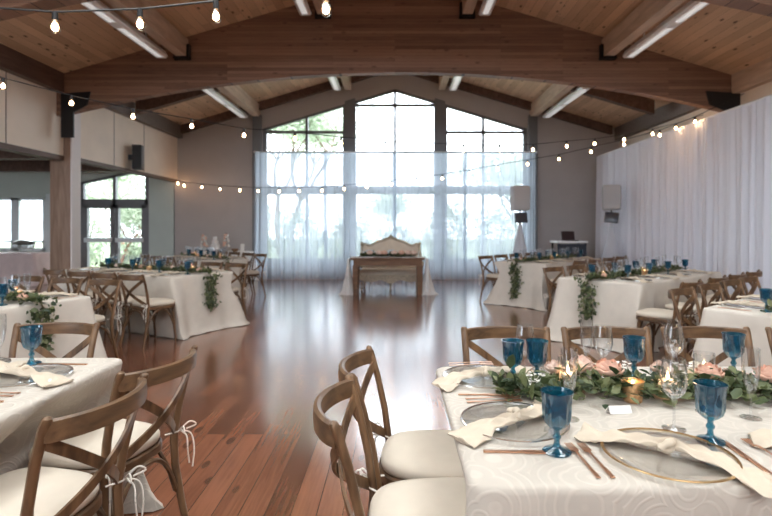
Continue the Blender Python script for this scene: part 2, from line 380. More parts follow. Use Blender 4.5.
# annex to the left
b = MB(); b.box(-12.5, -6.1, YF, YB + .2, 3.1, 3.2); struct('ceiling_annex', b, M['annex_ceil'], smooth=False)
b = MB()
b.box(-12.5, -11.5, YB, YB + .15, 0, 3.1); b.box(-9.55, -8.62, YB, YB + .15, 0, 3.1); b.box(-6.74, XL - .08, YB, YB + .15, 0, 3.1)
b.box(-11.5, -9.55, YB, YB + .15, 0, .74); b.box(-11.5, -9.55, YB, YB + .15, 2.2, 3.1)
b.prism([(-8.62, 2.62), (-6.74, 3.02), (-6.74, 3.1), (-8.62, 3.1)], YB, YB + .15)
struct('wall_back_annex', b, M['wall_green'], smooth=False)
b = MB(); b.box(-12.6, -12.5, YF, YB + .2, 0, 3.1); struct('wall_left_annex', b, M['wall_green'], smooth=False)
for y in (5.0, 7.9, 10.8, 13.2):
    b = MB(); b.box(-12.5, -6.12, y - .07, y + .07, 2.82, 3.1); struct('annex_rafter', b, M['beam_dark'], smooth=False)
window('window_4', None, [(-11.5, .74, -11.5, 2.2, .1), (-9.6, .74, -9.6, 2.2, .12), (-11.5, 2.17, -9.55, 2.17, .08), (-11.5, .78, -9.55, .78, .08), (-11.5, 1.0, -9.6, 1.0, .05),
        (-10.42, .74, -10.42, 2.2, .22)], YB + .03, [(-11.5, .74), (-9.55, .74), (-9.55, 2.2), (-11.5, 2.2)], 'frame_pale')
b = MB(); b.box(-9.54, -9.40, YB - .03, YB, .6, 2.3); struct('trim_10', b, M['frame_pale'], smooth=False)
# glazed double doors with push bars and lights above
de = empty('door_1', (0, YB + .03, 0)); tag(de, kind='structure')
f = MB()
def bar(x0, z0, x1, z1, w, mb, y0=-.03, y1=.09):
    d = V((x1 - x0, z1 - z0)); d.normalize(); n = V((-d.y, d.x)) * w / 2
    mb.prism([(x0 + n.x, z0 + n.y), (x1 + n.x, z1 + n.y), (x1 - n.x, z1 - n.y), (x0 - n.x, z0 - n.y)], y0, y1)
for q in ((-8.58, 0, -8.58, 2.62, .10), (-6.79, 0, -6.79, 3.0, .10), (-7.69, 2.0, -7.69, 2.8, .08), (-8.6, 2.08, -6.76, 2.08, .16), (-8.6, 2.60, -6.76, 2.99, .07)): bar(*q, f)
f.build('door_frame', M['frame'], de, smooth=False)
for s in (-1, 1):
    f = MB(); xa, xb = (-8.53, -7.70) if s < 0 else (-7.68, -6.84)
    for q in ((xa + .05, 0, xa + .05, 2.0, .10), (xb - .05, 0, xb - .05, 2.0, .10), (xa, 1.96, xb, 1.96, .1), (xa, .1, xb, .1, .2)): bar(*q, f)
    lf = f.build('door_leaf', M['frame'], de, smooth=False)
    f = MB(); f.box(xa + .04, xb - .04, -.09, -.03, .98, 1.10, b=.01); f.box(xa + .12, xb - .16, -.10, -.088, 1.01, 1.07); f.build('push_bar', M['frame_pale'], lf)
p = MB(); p.prism([(-8.55, .1), (-6.8, .1), (-6.8, 2.96), (-8.55, 2.6)], .035, .047); p.build('glass_pane', M['pane'], de, smooth=False)

# ------------------------------------------------------------------ roof timbers
def arch_bottom(x, k=0): return 4.36 - .027 * x * x if k else 4.15 - .0203 * (x - .12) ** 2
for (y0, y1, nm) in ((9.2, 9.36, 'arch_beam'), (5.8, 6.02, 'arch_beam'), (1.9, 2.12, 'arch_beam')):
    b = MB(); xs = [XL - .15 + (XR + .15 - XL) * i / 40 for i in range(41)]
    b.prism([(x, arch_bottom(x, y0 < 9)) for x in xs] + [(x, roof(x) - .003) for x in reversed(xs)], y0, y1)
    o = struct(nm, b, M['beam'], angle=25)
    for s in (-1, 1):
        f = MB(); xe = XL + .0 if s < 0 else XR - .0; xi = xe - s * (.52 if s < 0 else .60)
        zb = arch_bottom(xe)
        f.prism([(xe, zb + .36), (xi, zb + .40), (xi - s * -.06, zb + .02 + .14), (xe - s * .22, zb + .03), (xe - s * .22, zb - .42), (xe, zb - .42)], y0 - .03, y0 + .001)
        if y0 > 2: f.build('steel_shoe', M['black'], o, smooth=False)
for x in (-3.78, -1.28, 1.28, 3.78):
    for (y0, y1, pale) in ((2.12, 5.8, 1), (6.02, 9.2, 1), (9.42, YB, 1), (YF, 1.9, 1)):
        b = MB(); b.prism([(x - .09, roof(x) - .36), (x + .09, roof(x) - .36), (x + .09, roof(abs(x) + .09) + .03 * 0 + .0), (x - .09, roof(abs(x) + .09))], y0, y1)
        o = struct('purlin', b, M['beam_pale'], smooth=False)
        for yy in (y0, y1):
            if yy in (YB, YF): continue
            q = 1 if yy == y0 else -1
            f = MB(); f.box(x - .14, x + .14, min(yy, yy + q * .12), max(yy, yy + q * .12), roof(x) - .40, roof(x) - .362)
            f.box(x - .135, x - .091, min(yy, yy + q * .10), max(yy, yy + q * .10), roof(x) - .40, roof(x) - .14); f.box(x + .091, x + .135, min(yy, yy + q * .10), max(yy, yy + q * .10), roof(x) - .40, roof(x) - .14)
            f.build('joist_hanger', M['black'], o, smooth=False)
# sloped rafters: against the back wall, and between eave and outer purlin in mid bay
for s in (-1, 1):
    b = MB(); xe = 5.9
    b.prism([(0, roof(0) - .2), (s * xe, roof(xe) - .22), (s * xe, roof(xe)), (0, roof(0))], YB - .14, YB - .002); struct('rafter', b, M['beam_dark'], smooth=False)
    b = MB(); b.prism([(s * 3.88, roof(3.88) - .30), (s * 5.72, roof(5.72) - .30), (s * 5.72, roof(5.72)), (s * 3.88, roof(3.88))], 11.35, 11.50); struct('rafter', b, M['beam_dark'], smooth=False)
    xw = XL if s < 0 else XR
    for (y0, y1) in ((YF, 9.2), (9.6, YB)):
        b = MB(); xa = xw if (s > 0 or y0 > 9) else -6.05
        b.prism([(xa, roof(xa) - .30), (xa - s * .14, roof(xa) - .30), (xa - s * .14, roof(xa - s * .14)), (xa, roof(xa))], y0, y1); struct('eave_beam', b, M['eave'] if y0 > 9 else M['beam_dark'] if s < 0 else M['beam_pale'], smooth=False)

for k, sg in ((5, -1), (6, 1)):  # added skylights, out of view, to light the near tables from above
    e = empty('window_%d' % k); tag(e, kind='structure'); x0, x1 = sorted((sg * .9, sg * 3.3))
    f = MB()
    for p, q in ((x0, x0 + .08), (x1 - .08, x1), ((x0 + x1) / 2 - .04, (x0 + x1) / 2 + .04)): f.prism([(p, roof(p)), (q, roof(q)), (q, roof(q) + .2), (p, roof(p) + .2)], 0, 5.0)
    f.build('window_frame', M['frame_pale'], e, smooth=False)
    f = MB(); f.prism([(x0, roof(x0) + .16), (x1, roof(x1) + .16), (x1, roof(x1) + .17), (x0, roof(x0) + .17)], 0, 5.0); f.build('glass_pane', M['pane'], e, smooth=False)
# ------------------------------------------------------------------ fluorescent fixtures
def make_fixture():
    e = empty('ceiling_light')
    h = MB(); h.prism([(-.10, .03), (-.06, .10), (.06, .10), (.10, .03), (.11, 0), (.08, -.03), (-.08, -.03), (-.11, 0)], -1.46, 1.46); h.build('housing', M['white_metal'], e, smooth=False)
    for y0, y1 in ((-1.38, -.12), (.12, 1.38)):
        d = MB(); d.prism([(-.055, -.029), (-.045, -.036), (.045, -.036), (.055, -.029)], y0, y1); d.build('diffuser', M['lens'], e, smooth=False)
    for y in (-.9, .9):
        s_ = MB(); s_.box(-.012, .012, y - .012, y + .012, .10, .32); s_.build('hanger', M['white_metal'], e, smooth=False)
    return e
fx = Proto(make_fixture)
bays = (('front bay, added unseen', 4.1, 'near'), ('middle bay', 7.52, 'mid'), ('bay by the gable window', 12.4, 'far'))  # front row is out of view, added as light from above
for bn, y, _ in bays:
    for x, nm in ((-4.07, 'far left'), (-1.56, 'inner left'), (1.56, 'inner right'), (4.07, 'far right')):
        put(fx, (x, y, roof(x) - .32), 0, 'white fluorescent strip light under the ceiling, %s purlin, %s' % (nm, bn), 'ceiling light', 'fluorescent strip lights')

# ------------------------------------------------------------------ curtains
def curtain_mesh(n, y_or_x, a0, a1, z0, z1, axis, amp, per, seed):
    r = random.Random(seed); ph = [r.uniform(0, 6.28) for _ in range(4)]; b = MB()
    def fn(u, v):
        s_ = a0 + (a1 - a0) * u; t = v
        w = amp * (.35 + .65 * t) * (math.sin(s_ * 2 * PI / per + ph[0]) + .6 * math.sin(s_ * 2 * PI / (per * .61) + ph[1] + t) + .35 * math.sin(s_ * 2 * PI / (per * .33) + ph[2]))
        ss = s_ + .02 * math.sin(t * 3 + ph[3] + s_ * 5) * t
        z = z1 + (z0 - z1) * t
        puddle = .05 * max(0, t - .97) / .03
        return (ss, y_or_x + w - puddle, z) if axis == 'x' else (y_or_x + w - puddle, ss, z)
    b.grid(n, 26, fn); return b
names = ('left of the gable window', 'left middle of the gable window', 'right middle of the gable window', 'right of the gable window')
xs = (-3.66, -1.85, -.02, 1.85, 3.68)
for i in range(4):
    o = curtain_mesh(150, 13.62 + (.05 if i % 2 else 0), xs[i] - .05, xs[i + 1] + .05, .012, 3.38, 'x', .022, .21, i).build('sheer_curtain', M['sheer'], angle=180)
    tag(o, 'white sheer voile curtain panel hanging %s' % names[i], 'curtain', 'sheer curtains on the gable window')
b = MB(); b.tube([(-3.72, 13.65, 3.385), (3.74, 13.65, 3.385)], .016, 10)
for x in (-3.72, 3.74): b.blob((x, 13.65, 3.385), .03)
for x in (-3.70, 0, 3.72): b.tube([(x, 13.65, 3.385), (x, YB - .08, 3.40)], .010, 6)
tag(b.build('curtain_rod', M['white_metal']), 'slim rod across the gable window carrying the sheer curtains', 'curtain rod')
ys = (13.75, 12.3, 10.8, 9.3, 7.7, 6.1)
rb = ('nearest the back wall', 'second from the back wall', 'behind the right third table', 'above the right second table', 'nearest the camera')
for i in range(5):
    o = curtain_mesh(130, 5.42 + (.012 if i % 2 else 0), ys[i + 1] - .10, ys[i] + .10, .012, 3.27, 'y', .055, .30, 20 + i).build('drape_curtain', M['drape'], angle=180)
    tag(o, 'white pipe and drape panel along right wall, %s' % rb[i], 'drape', 'drape panels along the right wall')
b = MB(); b.tube([(5.45, 6.0, 3.285), (5.45, 13.8, 3.285)], .022, 10)
for y in (6.0, 9.9, 13.8): b.tube([(5.60, y, .0), (5.60, y, 3.285), (5.45, y, 3.285)], .022, 8); b.box(5.56, 5.74, y - .14, y + .14, 0, .012)
tag(b.build('drape_pole', M['white_metal']), 'long metal pole frame holding the white drape along right wall', 'drape pole')

# ------------------------------------------------------------------ festoon strings
def festoon(label, pts, tail0, tail1, scale=1.0):
    """pts = bulb positions on the wire; one thing: wire, sockets and bulbs"""
    e = empty('string_light', pts[0]); off = V(pts[0])
    w = MB(); w.tube([V(p) - off for p in [tail0] + pts + [tail1]], .006, 6); w.build('wire', M['black'], e)
    s0 = MB(); s0.lathe([(.001, .004), (.014, .003), (.017, -.012), (.017, -.05), (.015, -.052)], 10)
    g0 = MB(); g0.lathe([(.014, -.05), (.02, -.062), (.030, -.082), (.0315, -.098), (.027, -.115), (.014, -.128), (.0008, -.131)], 12)
    h0 = MB(); h0.lathe([(.0008, -.058), (.011, -.068), (.019, -.088), (.016, -.106), (.0008, -.116)], 10)
    so = s0.build('socket', M['black'], e); go = g0.build('bulb', M['bulb_glass'], e); ho = h0.build('filament', M['bulb'], go)
    for i, p in enumerate(pts):
        if i == 0: continue
        d = V(p) - off
        a = so.copy(); C.objects.link(a); a.parent = e; a.location = d
        a = go.copy(); C.objects.link(a); a.parent = e; a.location = d
        h_ = ho.copy(); C.objects.link(h_); h_.parent = a
    return tag(e, label, 'string light', 'festoon bulb strings')
def at(px, py, Y): return ((px - 395) * Y / 515, Y, 1.37 + (228 - py) * Y / 515)
S2 = [(3, 81), (71.5, 98.5), (133, 112), (191.6, 122), (244, 131.5), (295, 135), (341, 140), (385, 144), (425, 146), (463.5, 147.4), (499.5, 147.4), (533, 147.4), (566.6, 144), (594.6, 141.7), (624, 137.6), (652.6, 132), (676, 126.5), (695, 120)]
p2 = [V(at(x, y - 3, 5.7 * (1 + .0446 * t))) for t, (x, y) in enumerate(S2)]
festoon('middle string of warm bulbs sagging from left wall to right wall', p2, (-6.03, 4.9, p2[0].z + .5), (6.13, 10.25, 3.62))
S3 = [(170, 182.5), (184, 184.5), (202, 186), (220, 188), (240, 189), (258, 189.8), (279, 190), (299, 189.8), (322, 189), (344, 187.3), (367, 185.3), (391.5, 182.6), (416.5, 179.6), (442.3, 176.6), (469.7, 172), (498, 167), (527.6, 162), (559, 156.8), (591, 149.5), (624, 142), (659.7, 132.5), (695, 119)]
p3 = [V(at(max(x, 178), y - 2.3, 13.9 * (1 - .0162 * t))) for t, (x, y) in enumerate(S3)]
festoon('far string of small warm bulbs crossing before the gable window', p3, (-5.92, 13.98, p3[0].z + .02), (6.1, 9.0, 3.72))
p1 = [V(at(55, 12, 3.1)), V(at(140, 9, 3.1)), V(at(216, 1, 3.05))]
festoon('near string of three large warm bulbs at upper left', [tuple(p) for p in p1], (-6.0, 3.2, 3.0), (.2, 3.0, 3.2))
festoon('single warm bulb hanging at top centre before the arch', [V(at(326, -8, 2.7))], (-1.3, 2.7, 3.3), (.5, 2.7, 3.3))

# ------------------------------------------------------------------ chairs
def make_chair():
    e = empty('crossback_chair')
    # seat: rounded D board
    def outline(sc_, n=40):
        pts = []
        for i in range(n):
            a = 2 * PI * i / n; c, s_ = math.cos(a), math.sin(a)
            ex = 2 / 3.2
            x = math.copysign(abs(c) ** ex, c); y = math.copysign(abs(s_) ** ex, s_)
            w = .205 + .022 * y
            pts.append((x * w * sc_, .20 + y * .215 * sc_))
        return pts
    b = MB(); n = 40
    rings = [(.95, .418), (1.0, .424), (1.0, .452), (.97, .458)]
    vs = []; fs = []
    for k, z in rings: vs += [(x, y, z) for x, y in outline(k)]
    for i in range(3): fs += [(i * n + j, i * n + (j + 1) % n, (i + 1) * n + (j + 1) % n, (i + 1) * n + j) for j in range(n)]
    fs += [tuple(range(n)), tuple(range(3 * n, 4 * n))]; b.add(vs, fs)
    b.build('seat', M['chair_dark'], e)
    # cushion
    b = MB(); vs = []; fs = []
    rings = [(.90, .4585), (.965, .462), (.985, .475), (.985, .487), (.95, .500), (.80, .511), (.5, .517), (.2, .519)]
    for k, z in rings: vs += [(x, .20 + (y - .20) * 1.0 + .006, z) for x, y in outline(k)]
    for i in range(len(rings) - 1): fs += [(i * n + j, i * n + (j + 1) % n, (i + 1) * n + (j + 1) % n, (i + 1) * n + j) for j in range(n)]
    fs += [tuple(range(n)), tuple(range((len(rings) - 1) * n, len(rings) * n))]; b.add(vs, fs)
    cu = b.build('cushion', M['cushion'], e, angle=60)
    for s in (-1, 1):
        t = MB()
        kx, ky, kz = s * .208, -.018, .474
        t.tube(spline([(s * .16, .02, .465), (s * .19, -.02, .472), (kx, ky, kz)]), .0034, 6)
        t.tube(spline([(kx, ky, kz), (kx + s * .03, ky - .03, kz + .03), (kx + s * .05, ky - .05, kz + .012), (kx + s * .02, ky - .02, kz)]), .0034, 6)
        t.tube(spline([(kx, ky, kz), (kx - s * .02, ky - .035, kz + .025), (kx - s * .035, ky - .05, kz + .005), (kx, ky - .01, kz)]), .0034, 6)
        t.tube(spline([(kx, ky, kz), (kx + s * .025, ky - .04, kz - .02), (kx + s * .035, ky - .05, kz - .09), (kx + s * .03, ky - .045, kz - .17)]), .0034, 6)
        t.tube(spline([(kx, ky, kz), (kx - s * .005, ky - .04, kz - .02), (kx - s * .01, ky - .05, kz - .08), (kx, ky - .05, kz - .14)]), .0034, 6)
        t.build('tie', M['ribbon'], cu)
    ov = [(.018 * math.cos(2 * PI * j / 10), .014 * math.sin(2 * PI * j / 10)) for j in range(10)]
    for s in (-1, 1):
        b = MB()
        path = [(s * .205, -.075, 0), (s * .198, -.04, .15), (s * .192, -.008, .33), (s * .195, 0, .45), (s * .204, -.018, .58), (s * .212, -.05, .72), (s * .216, -.082, .825), (s * .217, -.090, .840), (s * .217, -.0915, .847), (s * .217, -.092, .851)]
        b.sweep(path, ov, up=(0, 1, .02), scale=[.85, .95, 1.05, 1.1, 1, .95, .98, .96, .8, .4]); b.build('leg', M['chair'], e)
        b = MB()
        path = [(s * .185, .375, 0), (s * .182, .365, .12), (s * .178, .352, .28), (s * .176, .345, .42)]
        b.sweep(path, ov, up=(0, 1, .02), scale=[.85, .95, 1.1, 1.2]); b.build('leg', M['chair'], e)
    # curved top rail
    def rail_pt(t, z, dep=.085):        # t -1..1
        return V((.214 * t, -.078 - .0 - dep * (1 - t * t) ** .8, z))
    b = MB(); N_ = 18
    sect = [(-.011, -.030), (.011, -.030), (.013, 0), (.011, .028), (0, .033), (-.011, .028), (-.013, 0)]
    b.sweep([rail_pt(-1 + 2 * i / N_, .808) for i in range(N_ + 1)], sect); b.build('back_rail', M['chair_dark'], e)
    for s in (-1, 1):
        b = MB(); pts = []
        for i in range(15):
            t = i / 14; x = s * (.205 - .40 * t); z = .775 - .30 * t
            bow = .062 * math.sin(PI * t); lean = -.068 * (1 - t) - .004 * t
            pts.append((x, lean - bow - (.010 if s > 0 else -.002), z))
        b.sweep(pts, [(-.0045, -.017), (.0045, -.017), (.0045, .017), (-.0045, .017)], up=(0, -.15, 1)); b.build('cross_slat', M['chair'], e)
    # bentwood arches under the seat
    def arch(p, q):
        b = MB(); p, q = V(p), V(q); pts = []
        for i in range(15):
            t = i / 14; k = abs(2 * t - 1)
            h = .415 - .20 * k ** 2.6
            c = p.lerp(q, .5 + (t - .5) * (1 if k > .0 else 1)); pts.append((c.x, c.y, h))
        b.sweep(pts, [(.010 * math.cos(2 * PI * j / 6), .010 * math.sin(2 * PI * j / 6)) for j in range(6)], up=(.3, .2, .9)); b.build('brace', M['chair_dark'], e)
    arch((-.176, .36, 0), (.176, .36, 0)); arch((-.188, -.02, 0), (.188, -.02, 0))
    arch((-.18, .345, 0), (-.19, -.012, 0)); arch((.18, .345, 0), (.19, -.012, 0))
    return e
chair = Proto(make_chair)
chairs = []
def place_chair(p, f, label, group):
    f = V((f[0], f[1])).normalized()
    o = put(chair, (p[0], p[1], 0), math.atan2(-f.x, f.y), label, 'chair', group)
    chairs.append((V((p[0], p[1])), f)); return o

# ------------------------------------------------------------------ tables
def rot(v): return V((-v.y, v.x))
class Table:
    def __init__(s, E, u, L, name, hw=.515):
        s.E = V(E); s.u = V(u).normalized(); s.L = L; s.hw = hw; s.name = name
        w = rot(s.u); s.w = w if w.y > 0 else -w          # w points to the far side
        s.mychairs = []
    def pt(s, a, b): return s.E + s.u * a + s.w * b
    def side_chair(s, side, a, off, label, group):
        n = s.w * side; p = s.pt(a, side * (s.hw + off))
        place_chair(p, -n, label, group); s.mychairs.append((p, -n))
T = dict(
    R1=Table((.18, 1.745), (1, 0), 2.44, 'right front table', .533),
    L1=Table((-1.27, 1.90), (-1, 0), 2.2, 'left front table', .53),
    L2=Table((-2.885, 4.135), (-.94, .34), 2.44, 'left second table'),
    L3=Table((-2.51, 6.82), (-.883, .47), 2.44, 'left third table'),
    L4=Table((-3.25, 9.85), (-.707, .707), 2.2, 'left back table'),
    R2=Table((2.66, 3.525), (.777, .63), 2.3, 'right second table'),
    R3=Table((2.33, 5.97), (.77, .64), 2.44, 'right third table'),
    R4=Table((2.16, 9.0), (.7, .714), 2.3, 'right back table'),
)
G = 'cross-back chairs at the tables'
def sides(t, near, far, no, fo):
    for k, a in enumerate(near): t.side_chair(-1, a, no, 'brown wooden cross-back chair, %s from the aisle, near side of %s' % (ORD[k], t.name), G)
    for k, a in enumerate(far): t.side_chair(1, a, fo, 'brown wooden cross-back chair, %s from the aisle, far side of %s' % (ORD[k], t.name), G)
def endchair(key, p, f, which):
    place_chair(p, f, 'brown cross-back chair with tied ivory cushion, %s at aisle end of %s' % (which, T[key].name), G); T[key].mychairs.append((V(p), V(f).normalized()))
endchair('R1', (-.075, 1.60), (1, 0), 'nearer one'); endchair('R1', (-.045, 2.045), (.993, -.09), 'farther one')
endchair('L1', (-1.015, 1.64), (-.99, .137), 'nearer one'); endchair('L1', (-1.025, 2.09), (-.97, .24), 'farther one')
sides(T['R1'], [], [.40, .925, 1.45, 2.0], 0, .34)
sides(T['L1'], [], [.58, 1.15], 0, .30)
sides(T['L2'], [], [.45, .98, 1.55], 0, .42)
sides(T['L3'], [.02, .52, 1.02, 1.55], [.28, .80, 1.35, 1.9], .46, .24)
sides(T['L4'], [.4, 1.0, 1.6], [.1, .6, 1.2, 1.75], .3, .22)
sides(T['R2'], [], [.42, 1.02, 1.58, 2.1], 0, .22)
sides(T['R3'], [-.08, .62, 1.22, 1.8], [.42, .98, 1.5, 2.05], .45, .24)
sides(T['R4'], [.2, .78, 1.36, 1.95], [.25, .77, 1.32, 1.9], .42, .26)

TZ = .76
def cloth(t, mat_, label, seed, folds=1.0, flare=.055, z=TZ, per=.34):
    """one tablecloth: flat top, rounded edge, skirt to the floor, pushed in by tucked chairs"""
    r = random.Random(seed); rc = .05; hw, L = t.hw, t.L
    loop = []     # perimeter points (local a,b), normal, corner weight
    def seg(p, q, n, k):
        for i in range(k): loop.append((V(p).lerp(V(q), i / k), V(n), 0.0))
    def corner(c, a0):
        for i in range(8):
            a = a0 + PI / 2 * i / 8; loop.append((V(c) + V((math.cos(a), math.sin(a))) * rc, V((math.cos(a), math.sin(a))), math.sin(PI * (i + .5) / 8)))
    ks, ke = 64, 30
    seg((rc, -hw), (L - rc, -hw), (0, -1), ks); corner((L - rc, -hw + rc), -PI / 2)
    seg((L, -hw + rc), (L, hw - rc), (1, 0), ke); corner((L - rc, hw - rc), 0)
    seg((L - rc, hw), (rc, hw), (0, 1), ks); corner((rc, hw - rc), PI / 2)
    seg((0, hw - rc), (0, -hw + rc), (-1, 0), ke); corner((rc, -hw + rc), PI)
    n = len(loop); b = MB(); vs = []; fs = []
    # arc length
    S = [0]
    for i in range(1, n): S.append(S[-1] + (loop[i][0] - loop[i - 1][0]).length)
    ph = [r.uniform(0, 6.28) for _ in range(3)]
    # corner weight spread
    cw = []
    for i in range(n):
        m = 0
        for j in range(-14, 15):
            d = abs(j); m = max(m, loop[(i + j) % n][2] * math.exp(-(d / 5) ** 2))
        cw.append(m)
    levels = [(-.035, 0, 0), (-.012, 0, .0), (0, -.006, 0), (.004, -.02, 0)] + [(None, k, 0) for k in (.06, .14, .25, .37, .5, .63, .76, .88, .95, 1.0)]
    def world(a, b_, zz, nrm=None):
        p = t.pt(a, b_); return V((p.x, p.y, zz))
    rows = []
    for (o, dz, _) in levels:
        row = []
        for i, (p, nn, c) in enumerate(loop):
            if o is not None: q = p + nn * o; zz = z + dz
            else:
                k = dz; s_ = S[i]
                fo = folds * .026 * k ** .9 * (math.sin(s_ * 2 * PI / per + ph[0]) + .5 * math.sin(s_ * 2 * PI / (per * .57) + ph[1]))
                out = .006 + flare * k + fo + cw[i] * .13 * k ** 1.3 + (.03 * max(0, k - .9) / .1)
                q = p + nn * out; zz = max(.006, z - .02 - (z - .02) * k) + (.004 * (1 + math.sin(s_ * 23)) if k == 1.0 else 0)
            row.append(world(q.x, q.y, zz))
        rows.append(row)
    # tucked chairs push the skirt in
    for (p, f) in t.mychairs:
        sd = V((f.y, -f.x)); p = V((p[0], p[1])); f = V((f[0], f[1])).normalized(); sd = V((f.y, -f.x))
        for row in rows[4:]:
            for i, v in enumerate(row):
                d = V((v.x, v.y)) - p; x = d.dot(sd); y = d.dot(f)
                if abs(x) < .36 and -.05 < y < .455:
                    wz = 1 if v.z < .55 else max(0, 1 - (v.z - .55) / .17)
                    wx = 1 if abs(x) < .25 else max(0, 1 - (abs(x) - .25) / .11)
                    mv = (.455 - y) * wz * wx
                    row[i] = V((v.x + f.x * mv, v.y + f.y * mv, v.z))
    for row in rows: vs += row
    m = len(rows)
    fs = [(k * n + i, k * n + (i + 1) % n, (k + 1) * n + (i + 1) % n, (k + 1) * n + i) for k in range(m - 1) for i in range(n)]
    fs.append(tuple(range(n)))
    c0 = t.pt(0, 0); off = V((c0.x, c0.y, 0)); ang = math.atan2(t.u.y, t.u.x)
    R = Matrix.Rotation(-ang, 3, 'Z'); b.add([R @ (v - off) for v in vs], fs)
    o = b.build('tablecloth', mat_, angle=70); o.location = off; o.rotation_euler = (0, 0, ang)
    return tag(o, label, 'tablecloth', 'tablecloths on the guest tables')
desc = dict(R1='cream rosette-embossed tablecloth to the floor on right front table', L1='cream rosette-embossed tablecloth on left front table beside two tied chairs',
            L2='cream tablecloth on left second table behind the left front chair', L3='cream tablecloth with hanging greenery on left third table',
            L4='cream tablecloth on left back table near the dessert table', R2='cream tablecloth on right second table behind the front row of chairs',
            R3='cream tablecloth with hanging greenery on right third table', R4='cream tablecloth on right back table near the speakers')
for i, k in enumerate(T): cloth(T[k], M['cloth'] if k in ('R1', 'L1') else M['cloth_plain'], desc[k], i, folds=.35 if k in ('R1', 'L1') else .3, flare=.03 if k in ('R1', 'L1') else .06)

# ------------------------------------------------------------------ tableware prototypes
def make_goblet():
    b = MB()
    b.lathe([(.0008, .001), (.037, 0), (.0385, .003), (.034, .007), (.014, .013), (.0085, .022), (.0075, .034), (.0115, .040), (.0115, .046), (.0075, .052), (.009, .061), (.020, .068), (.031, .079), (.0365, .095), (.0375, .115), (.038, .138), (.0425, .158), (.044, .166),
             (.0425, .166), (.0405, .157), (.0355, .138), (.035, .115), (.033, .095), (.024, .078), (.0008, .070)], 36, rib=12, ribamp=.05, ribz=(.066, .15))
    return b.build('goblet', M['blue'], angle=50)
def make_wine():
    b = MB()
    b.lathe([(.0008, .001), (.034, 0), (.034, .002), (.010, .006), (.0042, .014), (.0036, .05), (.0042, .088), (.016, .097), (.031, .115), (.0385, .140), (.0385, .165), (.034, .195), (.031, .214),
             (.0298, .214), (.0328, .194), (.0372, .165), (.0372, .141), (.029, .116), (.0008, .099)], 24)
    return b.build('wine_glass', M['clear'], angle=50)
def make_flute():
    b = MB()
    b.lathe([(.0008, .001), (.031, 0), (.031, .002), (.008, .006), (.004, .014), (.0036, .07), (.009, .082), (.020, .11), (.0255, .15), (.0265, .19), (.0255, .225), (.0245, .225), (.0255, .19), (.0243, .15), (.018, .11), (.0008, .086)], 20)
    return b.build('champagne_flute', M['clear'], angle=50)
def make_charger(rim):
    e = empty('charger_plate')
    b = MB(); b.lathe([(.0008, .001), (.10, .001), (.115, .004), (.150, .009), (.163, .011), (.163, .013), (.150, .012), (.113, .0075), (.10, .005), (.0008, .005)], 48); b.build('plate', M['clear'], e)
    r = MB(); r.lathe([(.158, .0105), (.165, .0105), (.1665, .0125), (.165, .0145), (.158, .0135), (.158, .0105)], 48, closed=True); r.build('rim', M[rim], e)
    return e
def make_napkin(seed, straight=False):
    r = random.Random(seed); ph = [r.uniform(0, 6.28) for _ in range(5)]
    b = MB(); n, k = 44, 28; vs = []; fs = []
    for i in range(n + 1):
        t = -1 + 2 * i / n; a = abs(t)
        x = .235 * t; yc = .024 * math.sin(t * 2.9 + ph[0])
        w = .012 + .056 * a ** 1.2 - .012 * max(0, a - .92) / .08 + .005 * math.sin(t * 13 + ph[4])
        h = .009 * (1 - a) + .0042
        zc = (.0135 if a < .60 else .0135 - .010 * min(1, (a - .60) / .12)) + h
        for j in range(k):
            q = 2 * PI * j / k; pl = .45 * math.sin(5 * math.cos(q) * 1.6 + ph[1] + t * 2)
            y = yc + w * math.cos(q); zz = zc + h * math.sin(q) * (1 + (1.3 * pl if math.sin(q) > 0 else 0)) + .007 * math.sin(t * 9 + ph[2]) * max(0, math.cos(q)) * a + (.004 * math.sin(t * 21 + 3 * math.cos(q) + ph[0]) if math.sin(q) > 0 else 0)
            vs.append((x + .012 * math.cos(q) * math.sin(ph[3] + 3 * t), y, max(.0035 if a > .72 else .0135, zz)))
    fs = [(i * k + j, i * k + (j + 1) % k, (i + 1) * k + (j + 1) % k, (i + 1) * k + j) for i in range(n) for j in range(k)]
    fs += [tuple(range(k)), tuple(range(n * k, (n + 1) * k))]; b.add(vs, fs)
    o = b.build('napkin', M['napkin'], angle=70)
    kb = MB(); kb.tube([(.010 * math.sin(q * 1.3), .019 * math.cos(q), .030 + .011 * math.sin(q)) for q in [i * .40 for i in range(17)]], [.010 + .0025 * math.sin(i * 1.7) for i in range(17)], 8)
    kb.build('knot', M['napkin'], o, angle=70); return o
def make_fork():
    b = MB()
    b.sweep([(0, -.10, .003), (0, -.05, .004), (0, 0, .006), (0, .035, .007), (0, .048, .006)], [(-.0045, -.001), (.0045, -.001), (.0045, .001), (-.0045, .001)], scale=[1.2, .9, .7, .7, 2.4])
    b.box(-.011, .011, .046, .062, .005, .0068)
    for x in (-.0092, -.0031, .0031, .0092): b.box(x - .0016, x + .0016, .06, .095, .0052, .0068)
    return b.build('fork', M['copper'])
def make_knife():
    b = MB()
    b.sweep([(0, -.11, .003), (0, -.05, .003), (0, 0, .003)], [(-.005, -.002), (.005, -.002), (.005, .002), (-.005, .002)])
    b.prism_x([(0, .001), (.11, .001), (.118, .002), (.11, .0035), (0, .0045)], -.009, .008)
    return b.build('knife', M['copper'])
